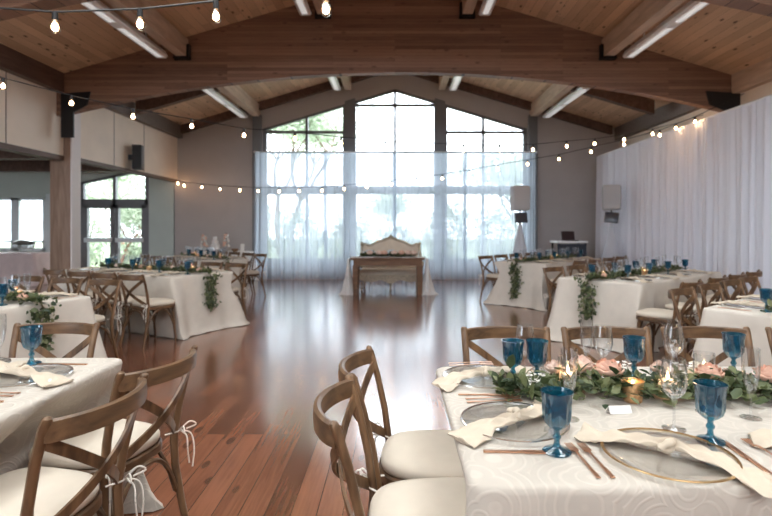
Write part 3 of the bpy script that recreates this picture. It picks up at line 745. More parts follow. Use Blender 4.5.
def make_votive():
    e = empty('votive_candle')
    b = MB(); b.lathe([(.0008, .002), (.026, 0), (.029, .004), (.034, .06), (.036, .068), (.034, .068), (.031, .058), (.0265, .008), (.0008, .006)], 20); b.build('cup', M['gold'], e)
    w = MB(); w.lathe([(.0008, .0065), (.025, .008), (.0285, .042), (.0008, .042)], 16); w.build('wax', M['wax'], e)
    f = MB(); f.lathe([(.0008, .043), (.005, .05), (.004, .06), (.0008, .07)], 8); f.build('flame', M['flame'], e); return e
def make_hurricane():
    e = empty('hurricane_candle')
    b = MB(); b.lathe([(.0008, .002), (.036, 0), (.038, .004), (.038, .125), (.0365, .125), (.0365, .007), (.0008, .006)], 24); b.build('glass_cylinder', M['clear'], e)
    w = MB(); w.lathe([(.0008, .0065), (.031, .008), (.032, .055), (.03, .06), (.0008, .058)], 18); w.build('candle', M['wax'], e)
    f = MB(); f.lathe([(.0008, .058), (.0055, .066), (.0045, .078), (.0008, .09)], 8); f.build('flame', M['flame'], e); return e
def make_rose(m):
    r = random.Random(3); b = MB()
    b.blob((0, 0, .022), .018, 10, 6)
    for ring, (n, rad, tilt, hh, w) in enumerate(((3, .012, .2, .042, .020), (4, .019, .4, .041, .024), (5, .026, .7, .038, .027), (6, .032, 1.0, .031, .030))):
        for q in range(n):
            a0 = 2 * PI * q / n + ring * .5 + r.uniform(-.1, .1)
            def fn(u, v):
                x = (u - .5) * 2 * w * math.sin(PI * (.18 + .72 * v)) ; cup = rad * (.42 + .68 * math.sin(PI * (.12 + .62 * v))) + tilt * .006 * v * v
                aa = a0 + x / max(.012, rad)
                zz = .004 + hh * 1.12 * v - tilt * .010 * v * v - .014 * (u - .5) ** 2
                return (cup * math.cos(aa), cup * math.sin(aa), zz)
            b.grid(5, 5, fn)
    return b.build('rose', M[m], angle=180)
def make_card():
    b = MB(); b.add([(-.045, -.018, 0), (.045, -.018, 0), (.045, 0, .042), (-.045, 0, .042), (-.045, .018, 0), (.045, .018, 0),
                     (-.045, -.0165, 0), (.045, -.0165, 0), (.045, 0, .040), (-.045, 0, .040), (-.045, .0165, 0), (.045, .0165, 0)],
                    [(0, 1, 2, 3), (3, 2, 5, 4), (7, 6, 9, 8), (8, 9, 10, 11), (0, 6, 7, 1), (4, 5, 11, 10)])
    return b.build('place_card', M['paper'], smooth=False)
P = dict(goblet=Proto(make_goblet), wine=Proto(make_wine), flute=Proto(make_flute), ch_s=Proto(lambda: make_charger('silver')), ch_g=Proto(lambda: make_charger('gold_rim')),
         nap0=Proto(lambda: make_napkin(1)), nap1=Proto(lambda: make_napkin(5)), nap2=Proto(lambda: make_napkin(9)),
         fork=Proto(make_fork), knife=Proto(make_knife), votive=Proto(make_votive), hurr=Proto(make_hurricane), rose=Proto(lambda: make_rose('rose')), rose_p=Proto(lambda: make_rose('rose_pale')), card=Proto(make_card))
ZT = TZ + .0012
def setting(pos, f, where, full=True, rim='ch_s', nap=None, nap_rz=None, gob=(.17, .25), wine=(.10, .30), flute=(.02, .31), skip=()):
    """pos: plate centre; f: direction the diner looks"""
    f = V(f).normalized(); rr = V((f.y, -f.x)); pos = V(pos); az = math.atan2(-f.x, f.y)
    def P3(x, y): q = pos + rr * x + f * y; return (q.x, q.y, ZT)
    put(P[rim], P3(0, 0), az, '%s-rimmed glass charger plate at %s' % ('gold' if rim == 'ch_g' else 'silver', where), 'charger plate', 'charger plates')
    n_ = nap or rnd.choice(('nap0', 'nap1', 'nap2'))
    put(P[n_], P3(0, .0), az + (rnd.uniform(-.5, .5) + 1.2 if nap_rz is None else nap_rz), 'knotted beige muslin napkin at %s' % where, 'napkin', 'napkins')
    if 'gob' not in skip: put(P['goblet'], P3(*gob), rnd.uniform(0, 6), 'blue pressed-glass goblet at %s' % where, 'goblet', 'blue goblets')
    if 'wine' not in skip: put(P['wine'], P3(*wine), 0, 'clear wine glass at %s' % where, 'wine glass', 'wine glasses')
    if 'flute' not in skip: put(P['flute'], P3(*flute), 0, 'clear champagne flute at %s' % where, 'champagne flute', 'champagne flutes')
    if full:
        for k, x in enumerate((-.235, -.20)):
            put(P['fork'], P3(x, -.02), az + .05, '%s rose gold fork at %s' % (('outer', 'inner')[k], where), 'fork', 'forks')
        put(P['knife'], P3(.205, -.02), az - .04, 'rose gold knife at %s' % where, 'knife', 'knives')

def garland(t, a0, a1, b_of, leaves, seed, label, hang=0.0, hang_b=0, width=.075, size=.045):
    """leafy runner; one thing: foliage and the woody stem; may hang over the aisle end"""
    r = random.Random(seed); pts = []
    n = 60
    if hang > 0:
        for i in range(16): pts.append((V((-.055 - .012 * math.sin(i), hang_b + .03 * math.sin(i * .6) , 0)), TZ - hang * (1 - i / 16)))
        pts.append((V((-.045, hang_b, 0)), TZ + .03))
    for i in range(n + 1):
        a = a0 + (a1 - a0) * i / n; pts.append((V((a, b_of(a), 0)), TZ + .028))
    path = []
    for q, z in pts: p = t.pt(q.x, q.y); path.append(V((p.x, p.y, z)))
    org = path[0].copy() if hang == 0 else V((t.pt(0, 0).x, t.pt(0, 0).y, TZ))
    e = empty('garland', org)
    s_ = MB(); s_.tube([p - org for p in path], .007, 6); s_.build('stem', M['stem'], e)
    # cumulative
    cum = [0]
    for i in range(1, len(path)): cum.append(cum[-1] + (path[i] - path[i - 1]).length)
    b = MB(); outw = V((-t.u.x, -t.u.y, 0)); hx = hang
    for k in range(leaves):
        d = r.random() * cum[-1]
        i = 0
        while cum[i + 1] < d: i += 1
        fr = (d - cum[i]) / max(1e-6, cum[i + 1] - cum[i]); p = path[i].lerp(path[i + 1], fr); tan = (path[i + 1] - path[i]).normalized()
        hanging = p.z < TZ
        nrm = outw if hanging else V((0, 0, 1)); sdv = tan.cross(nrm).normalized()
        w = width * (1.45 - .7 * (TZ - p.z) / hx if hanging else 1)
        p = p + sdv * r.gauss(0, w * .55) + nrm * abs(r.gauss(0, .022))
        if not hanging: p.z = max(TZ + .012, p.z - .012)
        dr = (tan * r.uniform(-1, .7) + sdv * r.uniform(-1.1, 1.1) + nrm * r.uniform(-.05, .8) + V((0, 0, -.5 if hanging else 0))).normalized()
        nn = (nrm + V((r.uniform(-.8, .8), r.uniform(-.8, .8), r.uniform(-.3, .8)))).normalized(); sd = dr.cross(nn).normalized(); up = sd.cross(dr)
        ln = size * r.uniform(.55, 1.25); wd = ln * r.uniform(.22, .36); p = p - org
        lf = [p, p + dr * ln * .35 + sd * wd + up * ln * .06, p + dr * ln * .75 + sd * wd * .75 + up * ln * .03, p + dr * ln - up * ln * .08, p + dr * ln * .75 - sd * wd * .75 + up * ln * .03, p + dr * ln * .35 - sd * wd + up * ln * .06, p + dr * ln * .55 - up * ln * .02]
        if not hanging:
            lf = [V((q.x, q.y, max(q.z, TZ + .004 - org.z))) for q in lf]
        b.add(lf, [(0, 1, 6), (1, 2, 6), (2, 3, 6), (3, 4, 6), (4, 5, 6), (5, 0, 6)])
    b.build('foliage', M['leaf'], e, angle=180)
    return tag(e, label, 'garland', 'greenery garlands')

# --- right front table
R1 = T['R1']
w0 = 'nearer end seat of right front table'
setting((.37, 1.60), (1, 0), w0, nap='nap1', nap_rz=PI / 2 + .75, gob=(.20, .07), skip=('wine', 'flute'))
setting((.36, 2.08), (1, 0), 'farther end seat of right front table', nap='nap2', nap_rz=PI / 2 + .6, gob=(.05, .105), wine=(-.02, .17), skip=('flute',))
nearw = ('first near seat of right front table', 'second near seat of right front table', 'third near seat of right front table')
setting((.725, 1.37), (0, 1), nearw[0], rim='ch_g', nap='nap0', nap_rz=-.8, gob=(.175, .10), wine=(.12, .19), flute=(-.17, .27))
setting((1.24, 1.40), (0, 1), nearw[1], rim='ch_g', nap='nap2', nap_rz=-.3, gob=(.19, .16), wine=(.13, .23), flute=(-.1, .25))
for k, (x, gx) in enumerate(((.60, .56), (1.105, .97), (1.63, 1.42), (2.15, 1.95))):
    gp = (2.03, 2.09, 2.16, 2.1)[k]
    # far seats look towards the camera (f = -y), right-hand side is -x
    setting((x + .12, 2.10), (0, -1), '%s far seat of right front table' % ORD[k], rim='ch_s', gob=((x + .12) - gx, 2.10 - gp), wine=((-.12, .10, .1, .1)[k], .02), flute=((-.08, .06, .05, .05)[k], -.05))
gy = lambda a: .095 + .03 * math.sin(a * 3.1)
garland(R1, .20, 2.3, gy, 1900, 5, 'loose eucalyptus garland running along right front table', size=.05, width=.10)
for k, (x, y, m, s_) in enumerate(((.80, 1.93, 'rose', 1.15), (1.16, 1.90, 'rose', 1.0), (1.35, 1.86, 'rose', 1.05), (.73, 2.02, 'rose_p', 1.0), (.615, 1.99, 'rose_p', .8), (1.62, 1.87, 'rose', 1.1), (1.02, 1.97, 'rose_p', .85), (1.9, 1.9, 'rose_p', 1))):
    put(P[m], (x, y, TZ + .052), k, '%s rose, %s, right front table' % ('peach' if m == 'rose' else 'pale blush', ('large one behind the gold votive', 'before the far blue goblet', 'at right beside a tall flute', 'behind the candle glass', 'small one by the left blue goblet', 'far right one', 'small middle one', 'rightmost one')[k]), 'rose', 'roses on right front table', (s_ * 1.3, s_ * 1.3, s_ * 1.2))
def make_sprig():
    b = MB(); r = random.Random(4)
    for k in range(26):
        a = r.uniform(0, 6.28); q = r.uniform(0, .05); z = r.uniform(.02, .07); c = V((q * math.cos(a), q * math.sin(a), z))
        for p_ in range(5):
            aa = p_ * 1.257 + k; d = V((math.cos(aa), math.sin(aa), .4)) * .009; sd = V((-math.sin(aa), math.cos(aa), 0)) * .004
            b.add([c, c + d * .6 + sd, c + d, c + d * .6 - sd], [(0, 1, 2, 3)])
        b.tube([(0, 0, 0), (c.x * .6, c.y * .6, c.z * .7), tuple(c)], .0008, 4)
    return b.build('white_blossom', M['white_flower'], angle=180)
P['sprig'] = Proto(make_sprig)
for k, (x, y, wh) in enumerate(((.50, 1.88, 'in the garland left of the candle glass'), (.88, 2.03, 'behind the gold votive'), (1.10, 1.99, 'between two peach roses'), (1.5, 1.95, 'at the right edge'))):
    put(P['sprig'], (x, y, TZ + .015), k, 'sprig of small white blossom %s, right front table' % wh, 'flower', 'white blossom sprigs')
put(P['votive'], (.835, 1.81, ZT), 0, 'gold mercury-glass votive candle in front of a peach rose', 'candle', None, (1.08, 1.08, 1.08))
for k, (x, y, wh) in enumerate(((.655, 1.95, 'behind the front left blue goblet'), (.985, 1.86, 'right of the gold votive'), (1.20, 2.0, 'before the right far goblet'))):
    put(P['hurr'], (x, y, ZT), 0, 'lit candle in a clear glass cylinder %s' % wh, 'candle', 'cylinder candles')
for k, (x, y, wh) in enumerate(((.74, 1.70, 'left one before the gold votive'), (1.04, 1.71, 'right one behind a blue goblet'))):
    put(P['card'], (x, y, ZT), .1, 'small white tent card on right front table, %s' % wh, 'place card', 'place cards', (.85, .8, .55))

# --- left front table
setting((-1.50, 2.09), (-1, 0), 'farther end seat of left front table', nap='nap0', nap_rz=1.0, gob=(.22, .13), wine=(.1, .26), flute=(.2, .26))
setting((-1.50, 1.60), (-1, 0), 'nearer end seat of left front table', nap='nap1', nap_rz=.8)
setting((-1.86, 2.22), (0, -1), 'first far seat of left front table', gob=(.24, .1), skip=('wine', 'flute'), nap_rz=.2)
# --- other tables
def dress(key, near, far, full, leaves, hang, hang_b, seed, skipf=()):
    t = T[key]
    for side, lst, sn in ((-1, near, 'near'), (1, far, 'far')):
        for k, a in enumerate(lst):
            p = t.pt(a, side * (t.hw - .20)); setting(p, -t.w * side, '%s %s-side seat from aisle, %s' % (ORD[k], sn, t.name), full=full, gob=(.15, .17), wine=(.06, .22), flute=(-.07, .21), rim='ch_s')
    garland(t, -.03, t.L - .15, lambda a: .02 * math.sin(a * 4), leaves, seed, 'green leaf garland with %s on %s' % ('one end hanging over the cloth' if hang else 'roses', t.name), hang=hang, hang_b=hang_b, width=.085, size=.05)
    for k in range(4):
        a = .12 + k * .56; q = t.pt(a, rnd.uniform(-.05, .05)); m = 'rose' if k % 2 == 0 else 'rose_p'
        put(P[m], (q.x, q.y, TZ + .032), k, '%s rose, %s from the aisle in the garland on %s' % ('peach' if m == 'rose' else 'pale blush', ORD[k], t.name), 'rose', 'roses on the guest tables', (1.1, 1.1, 1.1))
    for k in range(3):
        q = t.pt(.36 + k * .62, (.10, -.11, .1)[k]); put(P['votive'], (q.x, q.y, ZT), 0, 'gold votive candle, %s from the aisle on %s' % (ORD[k], t.name), 'candle', 'votive candles')
S4 = (.32, .88, 1.44, 2.0)
dress('L2', S4, S4, True, 1500, .32, .0, 11)
dress('L3', S4, S4, False, 1500, .44, .02, 12)
dress('L4', S4[:3], S4[:3], False, 500, .25, .0, 13)
dress('R2', S4[:3], S4, True, 800, 0, 0, 14)
dress('R3', S4, S4, False, 1700, .42, .06, 15)
dress('R4', S4, S4, False, 1300, .60, .02, 16)

# ------------------------------------------------------------------ sweetheart table and settee
SY = 10.75
e = empty('sweetheart_table', (-.15, SY, 0)); tag(e, 'narrow brown wooden table draped at both ends before the settee', 'table')
b = MB(); b.box(-.76, .76, -.28, .28, .72, .76, b=.006); b.build('tabletop', M['table_wood'], e)
b = MB(); b.box(-.70, .70, -.24, .24, .60, .72); b.build('apron', M['table_wood'], e, smooth=False)
for x in (-.66, .66):
    for y in (-.21, .21):
        b = MB(); b.prism([(x - .06, .60), (x + .06, .60), (x + .045 , 0.0), (x - .045, 0.0)], y - .045, y + .045); b.build('leg', M['table_wood'], e, smooth=False)
for s, nm in ((-1, 'left'), (1, 'right')):
    b = MB()
    def fn(u, v):
        a = 2 * PI * u
        if v < .12:
            k = v / .12; x = .30 + .47 * k; y = -.12 + .12 * math.cos(a); z = .7615 + .010 * max(0, math.sin(a)) * (1 + math.sin(a * 5 + k * 3) * .4); return (-.15 + s * x, SY + y, z)
        k = (v - .12) / .88; x0 = .805 + .02 * k; z = max(.006, .765 - .762 * k ** .9)
        rx = .028 + .115 * k ** 1.6 + .04 * max(0, k - .93) / .07; ry = .10 + .10 * k
        pl = 1 + (.16 * math.sin(a * 9 + 2 * k) + .10 * math.sin(a * 5 + s)) * (.4 + .6 * k)
        return (-.15 + s * (x0 + rx * math.cos(a) * pl), SY - .12 + ry * math.sin(a) * pl, z)
    b.grid(72, 34, fn); o = b.build('table_runner', M['cloth_white'], angle=180)
    tag(o, 'white gauze swag spilling to the floor off %s end of wooden table' % nm, 'fabric swag', 'swags on the sweetheart table')
class FakeT:
    def __init__(s): s.u = V((1, 0)); s.E = V((-.82, SY - .06))
    def pt(s, a, b_): return V((s.E.x + a, s.E.y + b_))
garland(FakeT(), .12, 1.22, lambda a: .03 * math.sin(a * 5), 620, 21, 'short garland of leaves and pale roses on the wooden table', size=.085, width=.09)
for k, (x, m) in enumerate(((-.52, 'rose_p'), (-.33, 'rose_p'), (-.22, 'rose'), (-.02, 'rose_p'), (.13, 'rose'), (.27, 'rose_p'), (.38, 'rose_p'))):
    put(P[m], (x, SY - .13, TZ + .06), k, '%s rose, %s from left on the wooden table' % ('peach' if m == 'rose' else 'pale blush', ORD[k]), 'rose', 'roses on the wooden table', (1.9,) * 3)
# settee
CX, CY = -.10, 11.62
e = empty('settee', (CX, CY, 0)); tag(e, 'ornate cream camelback settee with carved gilt frame before the window', 'settee')
def crest(x):   # back outline height
    k = abs(x) / .70
    return .95 + .19 * math.exp(-(k / .52) ** 2) + .035 * max(0, math.sin((k - .72) * 9)) * (k > .72) + .012 * math.cos(k * 14)
n = 48
def back_prof(off): return [(-.66 + 1.32 * i / n, crest(-.66 + 1.32 * i / n) - off) for i in range(n + 1)]
b = MB()
def fnb(u, v):
    x = -.64 + 1.28 * u; top = crest(x) - .035; z = .42 + (top - .42) * v
    return (x, .28 - .05 * math.sin(PI * min(1, max(0, u))) ** .5 * math.sin(PI * v) ** .5 + .10 * v - .02, z)
b.grid(30, 12, fnb); b.prism([(-.64, .42), (.64, .42)] + [(x, z) for x, z in reversed(back_prof(.035)) if abs(x) <= .641], .34, .40)
b.build('backrest', M['settee_fab'], e, angle=60)
b = MB(); pf = back_prof(.015)
b.tube([(-.67, .30, .44), (-.69, .33, .7)] + [(x, .37, z) for x, z in pf] + [(.69, .33, .7), (.67, .30, .44)], .034, 8)
for k in range(9):
    x = -.16 + .04 * k; b.blob((x, .345, crest(x) - .005 + .012 * (k % 2)), .026, 8, 6)
b.blob((0, .345, crest(0) + .025), .035, 8, 6)
for s in (-1, 1): b.blob((s * .67, .35, crest(.67) + .01), .04, 8, 6)
b.build('back_frame', M['settee_frame'], e)
b = MB(); b.box(-.66, .66, -.34, .30, .33, .47, b=.045); b.build('seat_cushion', M['settee_fab'], e)
b = MB(); scal = [(-.68, .34), (.68, .34)] + [(.68 - 1.36 * i / 40, .235 - .045 * abs(math.sin(i / 40 * PI * 3)) - (.03 if 17 < i < 23 else 0)) for i in range(41)]
b.prism(scal, -.36, -.32); b.prism([(-.68, .22), (.68, .22), (.68, .34), (-.68, .34)], .28, .33)
for s in (-1, 1): b.box(min(s * .64, s * .68), max(s * .64, s * .68), -.33, .30, .23, .34)
b.build('seat_rail', M['settee_frame'], e, angle=30)
for x, y in ((-.62, -.31), (0, -.31), (.62, -.31), (-.6, .28), (.6, .28)):
    b = MB(); b.tube([(x, y, .25), (x * 1.02, y * 1.06, .16), (x * 1.0, y * 1.0, .07), (x * 1.03, y * 1.08, .0)], [.04, .03, .02, .028], 8); b.build('leg', M['settee_frame'], e)
for s in (-1, 1):
    b = MB(); b.tube([(s * .66, -.30, .34), (s * .69, -.31, .50), (s * .71, -.26, .60), (s * .70, -.05, .61), (s * .69, .20, .66), (s * .68, .33, .72)], [.03, .026, .034, .028, .026, .026], 8); b.build('armrest', M['settee_frame'], e)
for x, nm in ((-.47, 'left'), (.03, 'centre')):
    b = MB(); b.blob((0, 0, 0), .19, 14, 8, 1, .34, .95)
    o = b.build('pillow', M['pillow']); o.location = (CX + x, CY + .16, .70); o.rotation_euler = (-.15, .2, 0)
    tag(o, 'pale blue patterned pillow at %s of the cream settee' % nm, 'pillow', 'pillows on the settee')

# ------------------------------------------------------------------ speakers, dj booth, wall speaker
def speaker(x, y, face, label, tilt):
    e = empty('speaker_stand', (x, y, 0), face); tag(e, 'tripod speaker stand under a white cone scrim, %s' % label, 'speaker stand', 'speaker stands')
    b = MB(); b.tube([(0, 0, .25), (0, 0, 1.78)], .018, 8); b.build('pole', M['black'], e)
    for k in range(3):
        a = k * 2.094 + .4; b = MB(); b.tube([(0, 0, .6), (.36 * math.cos(a), .36 * math.sin(a), .012)], .011, 6); b.build('leg', M['black'], e)
    b = MB()
    def fs_(u, v):
        a = 2 * PI * u; q = .36 - .335 * v ** .85; q *= 1 + .05 * math.sin(a * 3) + .03 * math.sin(a * 11) * (1 - v)
        return (q * math.cos(a), q * math.sin(a), .01 + 1.50 * v)
    b.grid(48, 16, fs_); b.build('scrim', M['scrim'], e, angle=180)
    b = MB(); m = Matrix.Translation((0, -.06, 1.60)) @ Matrix.Rotation(tilt, 4, 'Y') @ Matrix.Rotation(-.2, 4, 'X')
    b.box(-.15, .15, -.03, .03, -.11, .13, m, .008); b.build('light_panel', M['screen'], e)
    s_ = empty('loudspeaker', (x, y, 1.78), face); tag(s_, 'loudspeaker in a pale grey cover on tripod, %s' % label, 'loudspeaker', 'loudspeakers')
    b = MB(); b.box(-.20, .20, -.17, .17, 0, .58, b=.05); b.build('cover', M['speaker_cover'], s_)
    b = MB(); b.box(-.165, .165, -.178, -.168, .05, .53, b=.004); b.build('grille', M['speaker_cover'], s_)
speaker(2.94, 12.1, .1, 'right of the gable window', .0)
speaker(5.0, 11.9, -.35, 'against the right wall drape', .12)
e = empty('dj_booth', (4.35, 12.9, 0)); tag(e, 'small pale-rimmed music booth table against the back wall', 'table')
b = MB(); b.box(-.38, .38, -.3, .3, 1.0, 1.05, b=.008); b.build('tabletop', M['white_metal'], e)
b = MB(); b.box(-.35, .35, -.27, -.25, .12, .98); b.build('front_panel', M['screen'], e, smooth=False)
for x in (-.33, .33):
    for y in (-.23, .25): b = MB(); b.box(x - .02, x + .02, y - .02, y + .02, 0, 1.0); b.build('leg', M['black'], e, smooth=False)
e = empty('laptop', (4.37, 12.85, 1.05), .1); tag(e, 'dark open laptop on the music booth', 'laptop')
b = MB(); b.box(-.17, .17, -.12, .12, 0, .018, b=.004); b.build('keyboard_base', M['laptop'], e)
b = MB(); b.box(-.17, .17, -.006, .006, 0, .23, Matrix.Translation((0, .10, .015)) @ Matrix.Rotation(-.25, 4, 'X')); b.build('screen', M['laptop'], e, smooth=False)
e = empty('wall_speaker', (XL + .18, 11.55, 2.95), .25); tag(e, 'black loudspeaker bracketed on the cream upper left wall', 'loudspeaker')
b = MB(); b.prism([(-.09, -.27), (.10, -.27), (.10, .27), (-.09, .27)], -.14, .14); b.build('cabinet', M['black'], e, smooth=False)
b = MB(); b.box(-.19, -.08, -.03, .03, -.06, .06); b.build('bracket', M['black'], e, smooth=False)
b = MB(); b.box(.10, .112, -.12, .12, -.25, .25, b=.004); b.build('grille', M['frame'], e)

# ------------------------------------------------------------------ dessert table by the back wall
class TT(Table): pass
dt = TT((-5.15, 13.3), (1, 0), 1.42, 'dessert table', .33); dt.mychairs = []
o = cloth(dt, M['cloth_white'], 'white cloth on the small dessert table against the back wall', 60, folds=.5); o['group'] = 'small table cloths'
def flower_column(x, y, label):
    e = empty('flower_column', (x, y, ZT)); tag(e, label, 'flower arrangement', 'flower columns on the dessert table'); r = random.Random(int(x * 100))
    b = MB(); b.lathe([(.0008, .001), (.05, 0), (.05, .01), (.018, .02), (.018, .10), (.045, .13), (.04, .13), (.0008, .05)], 16); b.build('vase', M['clear'], e)
    for m, s0 in (('rose', 0), ('white_flower', 1)):
        b = MB()
        for k in range(18):
            z = .12 + .32 * r.random(); a = r.uniform(0, 6.28); q = .075 * (1 - (z - .12) / .6); b.blob((q * math.cos(a), q * math.sin(a), z), r.uniform(.02, .034), 8, 5)
        b.build('blooms', M[m], e)
    b = MB()
    for k in range(60):
        z = .10 + .36 * r.random(); a = r.uniform(0, 6.28); d = V((math.cos(a), math.sin(a), r.uniform(-.2, .6))) * .05; p = V((.06 * math.cos(a), .06 * math.sin(a), z)); sd = V((-math.sin(a), math.cos(a), 0)) * .014
        b.add([p, p + d * .5 + sd, p + d, p + d * .5 - sd], [(0, 1, 2, 3)])
    b.build('foliage', M['leaf'], e, angle=180)
flower_column(-4.93, 13.3, 'tall blush flower column at left of the dessert table')
flower_column(-4.36, 13.3, 'tall blush flower column right of the white cake')
e = empty('tiered_cake', (-4.64, 13.28, ZT)); tag(e, 'white tiered cake on stand between two flower columns', 'cake')
b = MB(); b.lathe([(.0008, .001), (.06, 0), (.06, .006), (.015, .02), (.015, .06), (.13, .07), (.13, .08), (.0008, .08)], 24); b.build('cake_stand', M['white_metal'], e)
for (r_, z0, z1) in ((.11, .08, .19), (.08, .19, .29), (.05, .29, .38)):
    b = MB(); b.lathe([(.0008, z0), (r_, z0), (r_, z1 - .01), (r_ - .01, z1), (.0008, z1)], 24); b.build('tier', M['icing'], e)
e = empty('card_stand', (-3.93, 13.25, ZT)); tag(e, 'white upright card at right end of the dessert table', 'card')
b = MB(); b.box(-.05, .05, -.004, .004, 0, .20, Matrix.Rotation(-.12, 4, 'X')); b.build('card', M['paper'], e, smooth=False)
b = MB(); b.box(-.05, .05, 0, .06, 0, .008); b.build('foot', M['paper'], e, smooth=False)
b = MB(); b.lathe([(.0008, .001), (.05, 0), (.085, .04), (.09, .075), (.084, .075), (.06, .02), (.0008, .02)], 18)
o = b.build('bowl', M['table_wood']); o.location = (-4.12, 13.25, ZT); tag(o, 'small dark wooden bowl left of the upright card', 'bowl')

# ------------------------------------------------------------------ annex drinks table
at_ = TT((-11.6, 12.6), (1, 0), 3.05, 'drinks table', .40); at_.mychairs = []
o = cloth(at_, M['cloth_pink'], 'blush cloth on the drinks table beneath the annex window', 61, folds=.7); o['group'] = 'small table cloths'
for k in range(14):
    row = k // 7; x = -10.0 + (k % 7) * .20
    put(P['wine'], (x - .02 * row, 12.38 + .14 * row, ZT), 0, 'clear wine glass, %s from left in the %s row on drinks table' % (ORD[k % 7], ('front', 'back')[row]), 'wine glass', 'glasses on the drinks table')
e = empty('chafing_dish', (-9.25, 12.82, ZT)); tag(e, 'steel chafing dish on the drinks table by the window', 'chafing dish')
b = MB(); b.box(-.20, .20, -.13, .13, .10, .19, b=.015); b.build('pan', M['steel'], e)
b = MB()
for i in range(11):
    pass
b.grid(16, 10, lambda u, v: (-.21 + .42 * u, -.135 * math.cos(PI * v), .19 + .13 * math.sin(PI * v) * (math.sin(PI * (.12 + .76 * u)) ** .5)))
b.build('lid', M['steel'], e, angle=70)
for x in (-.18, .18):
    for y in (-.11, .11): b = MB(); b.tube([(x, y, .12), (x * 1.05, y * 1.05, 0)], .008, 6); b.build('leg', M['steel'], e)

# ------------------------------------------------------------------ outdoors
b = MB(); b.box(-40, 40, 14.3, 70, -.5, -.14); struct('ground', b, M['ground'], smooth=False)
b = MB(); b.box(-13, 8, 14.28, 17.2, -.13, -.02); struct('deck', b, M['deck'], smooth=False)
b = MB(); b.box(-40, 40, -40, YF - .02, -.5, -.14); struct('terrace', b, M['deck'], smooth=False)
def make_tree(seed, h, spread, leaves, barkm):
    r = random.Random(seed); e = empty('tree'); t = MB(); tips = []
    def grow(p, d, ln, rad, depth):
        pts = [p]; q = p.copy()
        for i in range(4):
            d = (d + V((r.uniform(-.25, .25), r.uniform(-.25, .25), r.uniform(-.05, .15)))).normalized(); q = q + d * ln / 4; pts.append(q.copy())
        t.tube(pts, [rad * (1 - .12 * i) for i in range(5)], 7)
        if depth == 0: tips.append(pts[-1]); tips.append(pts[2]); return
        for k in range(3 if depth > 1 else 3):
            a = r.uniform(0, 6.28); grow(q, (d * .7 + V((math.cos(a), math.sin(a), r.uniform(.1, .6))) * spread).normalized(), ln * r.uniform(.6, .85), rad * .55, depth - 1)
    grow(V((0, 0, -.02)), V((r.uniform(-.1, .1), 0, 1)), h * .36, h * .022, 3)
    t.build('trunk', M[barkm], e)
    b = MB()
    for k in range(leaves):
        c = r.choice(tips); p = c + V((r.gauss(0, .38), r.gauss(0, .38), r.gauss(0, .30)))
        d = V((r.uniform(-1, 1), r.uniform(-1, 1), r.uniform(-.7, .5))).normalized(); n_ = V((r.uniform(-1, 1), r.uniform(-1, 1), 1)).normalized(); sd = d.cross(n_).normalized()
        ln = r.uniform(.10, .20); b.add([p, p + d * ln * .5 + sd * ln * .28, p + d * ln, p + d * ln * .5 - sd * ln * .28], [(0, 1, 2, 3)])
    b.build('foliage', M['tree'], e, angle=180); return e
def make_shrub():
    r = random.Random(8); e = empty('shrub'); t = MB(); b = MB()
    for k in range(9):
        a = r.uniform(0, 6.28); q = r.uniform(.2, .8); t.tube(spline([(0, 0, 0), (q * .4 * math.cos(a), q * .4 * math.sin(a), .7), (q * math.cos(a), q * math.sin(a), 1.6)], 3), .02, 5)
    t.build('stems', M['bark_grey'], e)
    for k in range(3200):
        d = V((r.gauss(0, 1), r.gauss(0, 1), r.gauss(0, 1))).normalized() * r.uniform(.55, 1) ; p = V((d.x * 1.25, d.y * .9, 1.05 + d.z * (1.0 if d.z > 0 else .95)))
        p += V((.12 * math.sin(p.z * 7), 0, .1 * math.sin(p.x * 6)))
        d = (d + V((r.uniform(-1, 1), r.uniform(-1, 1), r.uniform(-.7, .5)))).normalized(); n_ = V((r.uniform(-1, 1), r.uniform(-1, 1), 1)).normalized(); sd = d.cross(n_).normalized()
        ln = r.uniform(.09, .17); b.add([p, p + d * ln * .5 + sd * ln * .28, p + d * ln, p + d * ln * .5 - sd * ln * .28], [(0, 1, 2, 3)])
    b.build('foliage', M['tree'], e, angle=180); return e
shr = Proto(make_shrub)
for k in range(9):
    x = -6.9 + k * 1.75
    put(shr, (x, 18.2, -.14), PI * (k % 2), 'leafy shrub outside the gable windows, %s from left' % ORD[k], 'shrub', 'shrubs beyond the deck', (.70, .8, .85 + .12 * ((k * 7) % 4)))
for k, (x, y) in enumerate(((-10.85, 17.9), (-9.15, 17.9))):
    put(shr, (x, y, -.14), k, 'leafy shrub outside the %s glass door' % ('left', 'right')[k], 'shrub', 'shrubs beyond the deck', (.64, .7, 1.15))
tp = [Proto(lambda: make_tree(1, 6.6, .9, 8000, 'bark_grey')), Proto(lambda: make_tree(2, 5.0, 1.1, 9000, 'bark')), Proto(lambda: make_tree(5, 4.4, 1.1, 3600, 'bark_grey'))]
for (k, x, y, rz, s_, lab) in ((0, -4.3, 20.6, 0, 1.15, 'tall leafy tree outside the left gable window'), (0, -6.2, 28.0, 2, 1.45, 'tree farther off beyond the left gable window'),
        (1, -9.35, 17.25, 1, .6, 'reddish-trunked leafy tree just outside the glass doors'), (1, -12.0, 23.2, 3.2, .9, 'reddish-trunked tree farther off beyond the glass doors'),
        (2, .6, 23.5, 1, .85, 'small bushy tree outside the centre gable window'), (2, 5.6, 21.5, 2.5, 1.2, 'low bushy tree outside the right gable window'), (2, 11.5, 28.5, 5, 1.2, 'leafy tree at far right beyond the gable window')):
    put(tp[k], (x, y, -.14), rz, lab, 'tree', None, (s_, s_, s_))

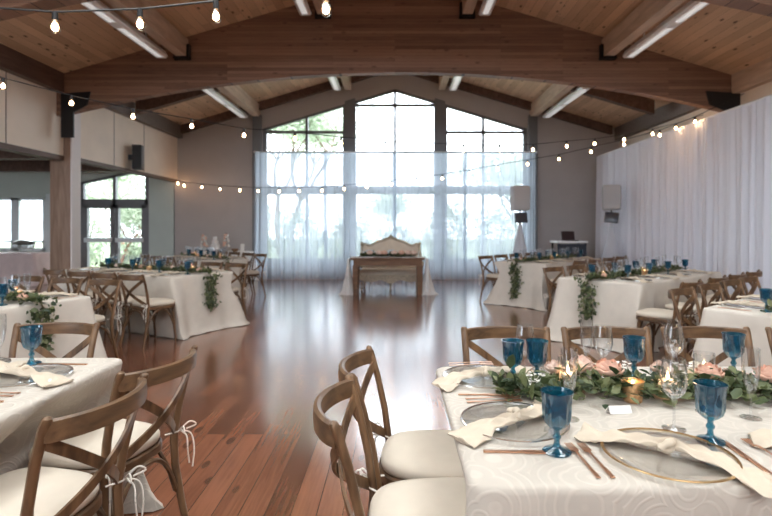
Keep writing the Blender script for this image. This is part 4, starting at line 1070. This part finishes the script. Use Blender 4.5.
# ------------------------------------------------------------------ light and camera
w = bpy.data.worlds.new('overcast'); sc.world = w; w.use_nodes = True; nt = w.node_tree
bg = nt.nodes['Background']; tc = nt.nodes.new('ShaderNodeTexCoord'); sp = nt.nodes.new('ShaderNodeSeparateXYZ'); r = nt.nodes.new('ShaderNodeValToRGB')
r.color_ramp.elements[0].position = 0; r.color_ramp.elements[0].color = (.80, .88, 1, 1); r.color_ramp.elements[1].position = .7; r.color_ramp.elements[1].color = (.95, .98, 1, 1)
nt.links.new(tc.outputs['Generated'], sp.inputs[0]); nt.links.new(sp.outputs['Z'], r.inputs['Fac']); nt.links.new(r.outputs['Color'], bg.inputs['Color'])
bg.inputs['Strength'].default_value = 2.4
def portal(name, loc, rx, rz, sx, sy):
    l = bpy.data.lights.new(name, 'AREA'); l.shape = 'RECTANGLE'; l.size = sx; l.size_y = sy; l.cycles.is_portal = True
    o = bpy.data.objects.new(name, l); C.objects.link(o); o.location = loc; o.rotation_euler = (rx, 0, rz)
portal('gable_portal', (0, YB + .25, 2.85), -PI / 2, 0, 7.2, 4.8)
portal('annex_portal', (-9.1, YB + .25, 1.6), -PI / 2, 0, 5.0, 3.0)
portal('annex_front_portal', (-9.35, YF - .05, 1.95), PI / 2, 0, 6.3, 2.3)
portal('added_clerestory_portal', (0, YF - .05, 4.85), PI / 2, 0, 12.4, 1.9)  # sampling portal over the added high front opening
portal('added_skylight_portal', (0, 2.5, 5.95), 0, 0, 6.6, 5.0)  # sampling portal over the added skylights
cam = bpy.data.cameras.new('camera'); co = bpy.data.objects.new('camera', cam); C.objects.link(co); sc.camera = co
co.location = (0, 0, 1.37); co.rotation_euler = (PI / 2, 0, 0)
cam.sensor_width = 36; cam.lens = 36 * 515 / 772; cam.shift_x = -9 / 772; cam.shift_y = -30 / 772
cam.dof.use_dof = True; cam.dof.focus_distance = 1.9; cam.dof.aperture_fstop = 3.2
cam.clip_start = .05
sc.view_settings.view_transform = 'Standard'; sc.view_settings.look = 'None'; sc.view_settings.gamma = 1
sc.view_settings.exposure = 2.15
sc.cycles.max_bounces = 10; sc.cycles.diffuse_bounces = 5; sc.cycles.transparent_max_bounces = 24
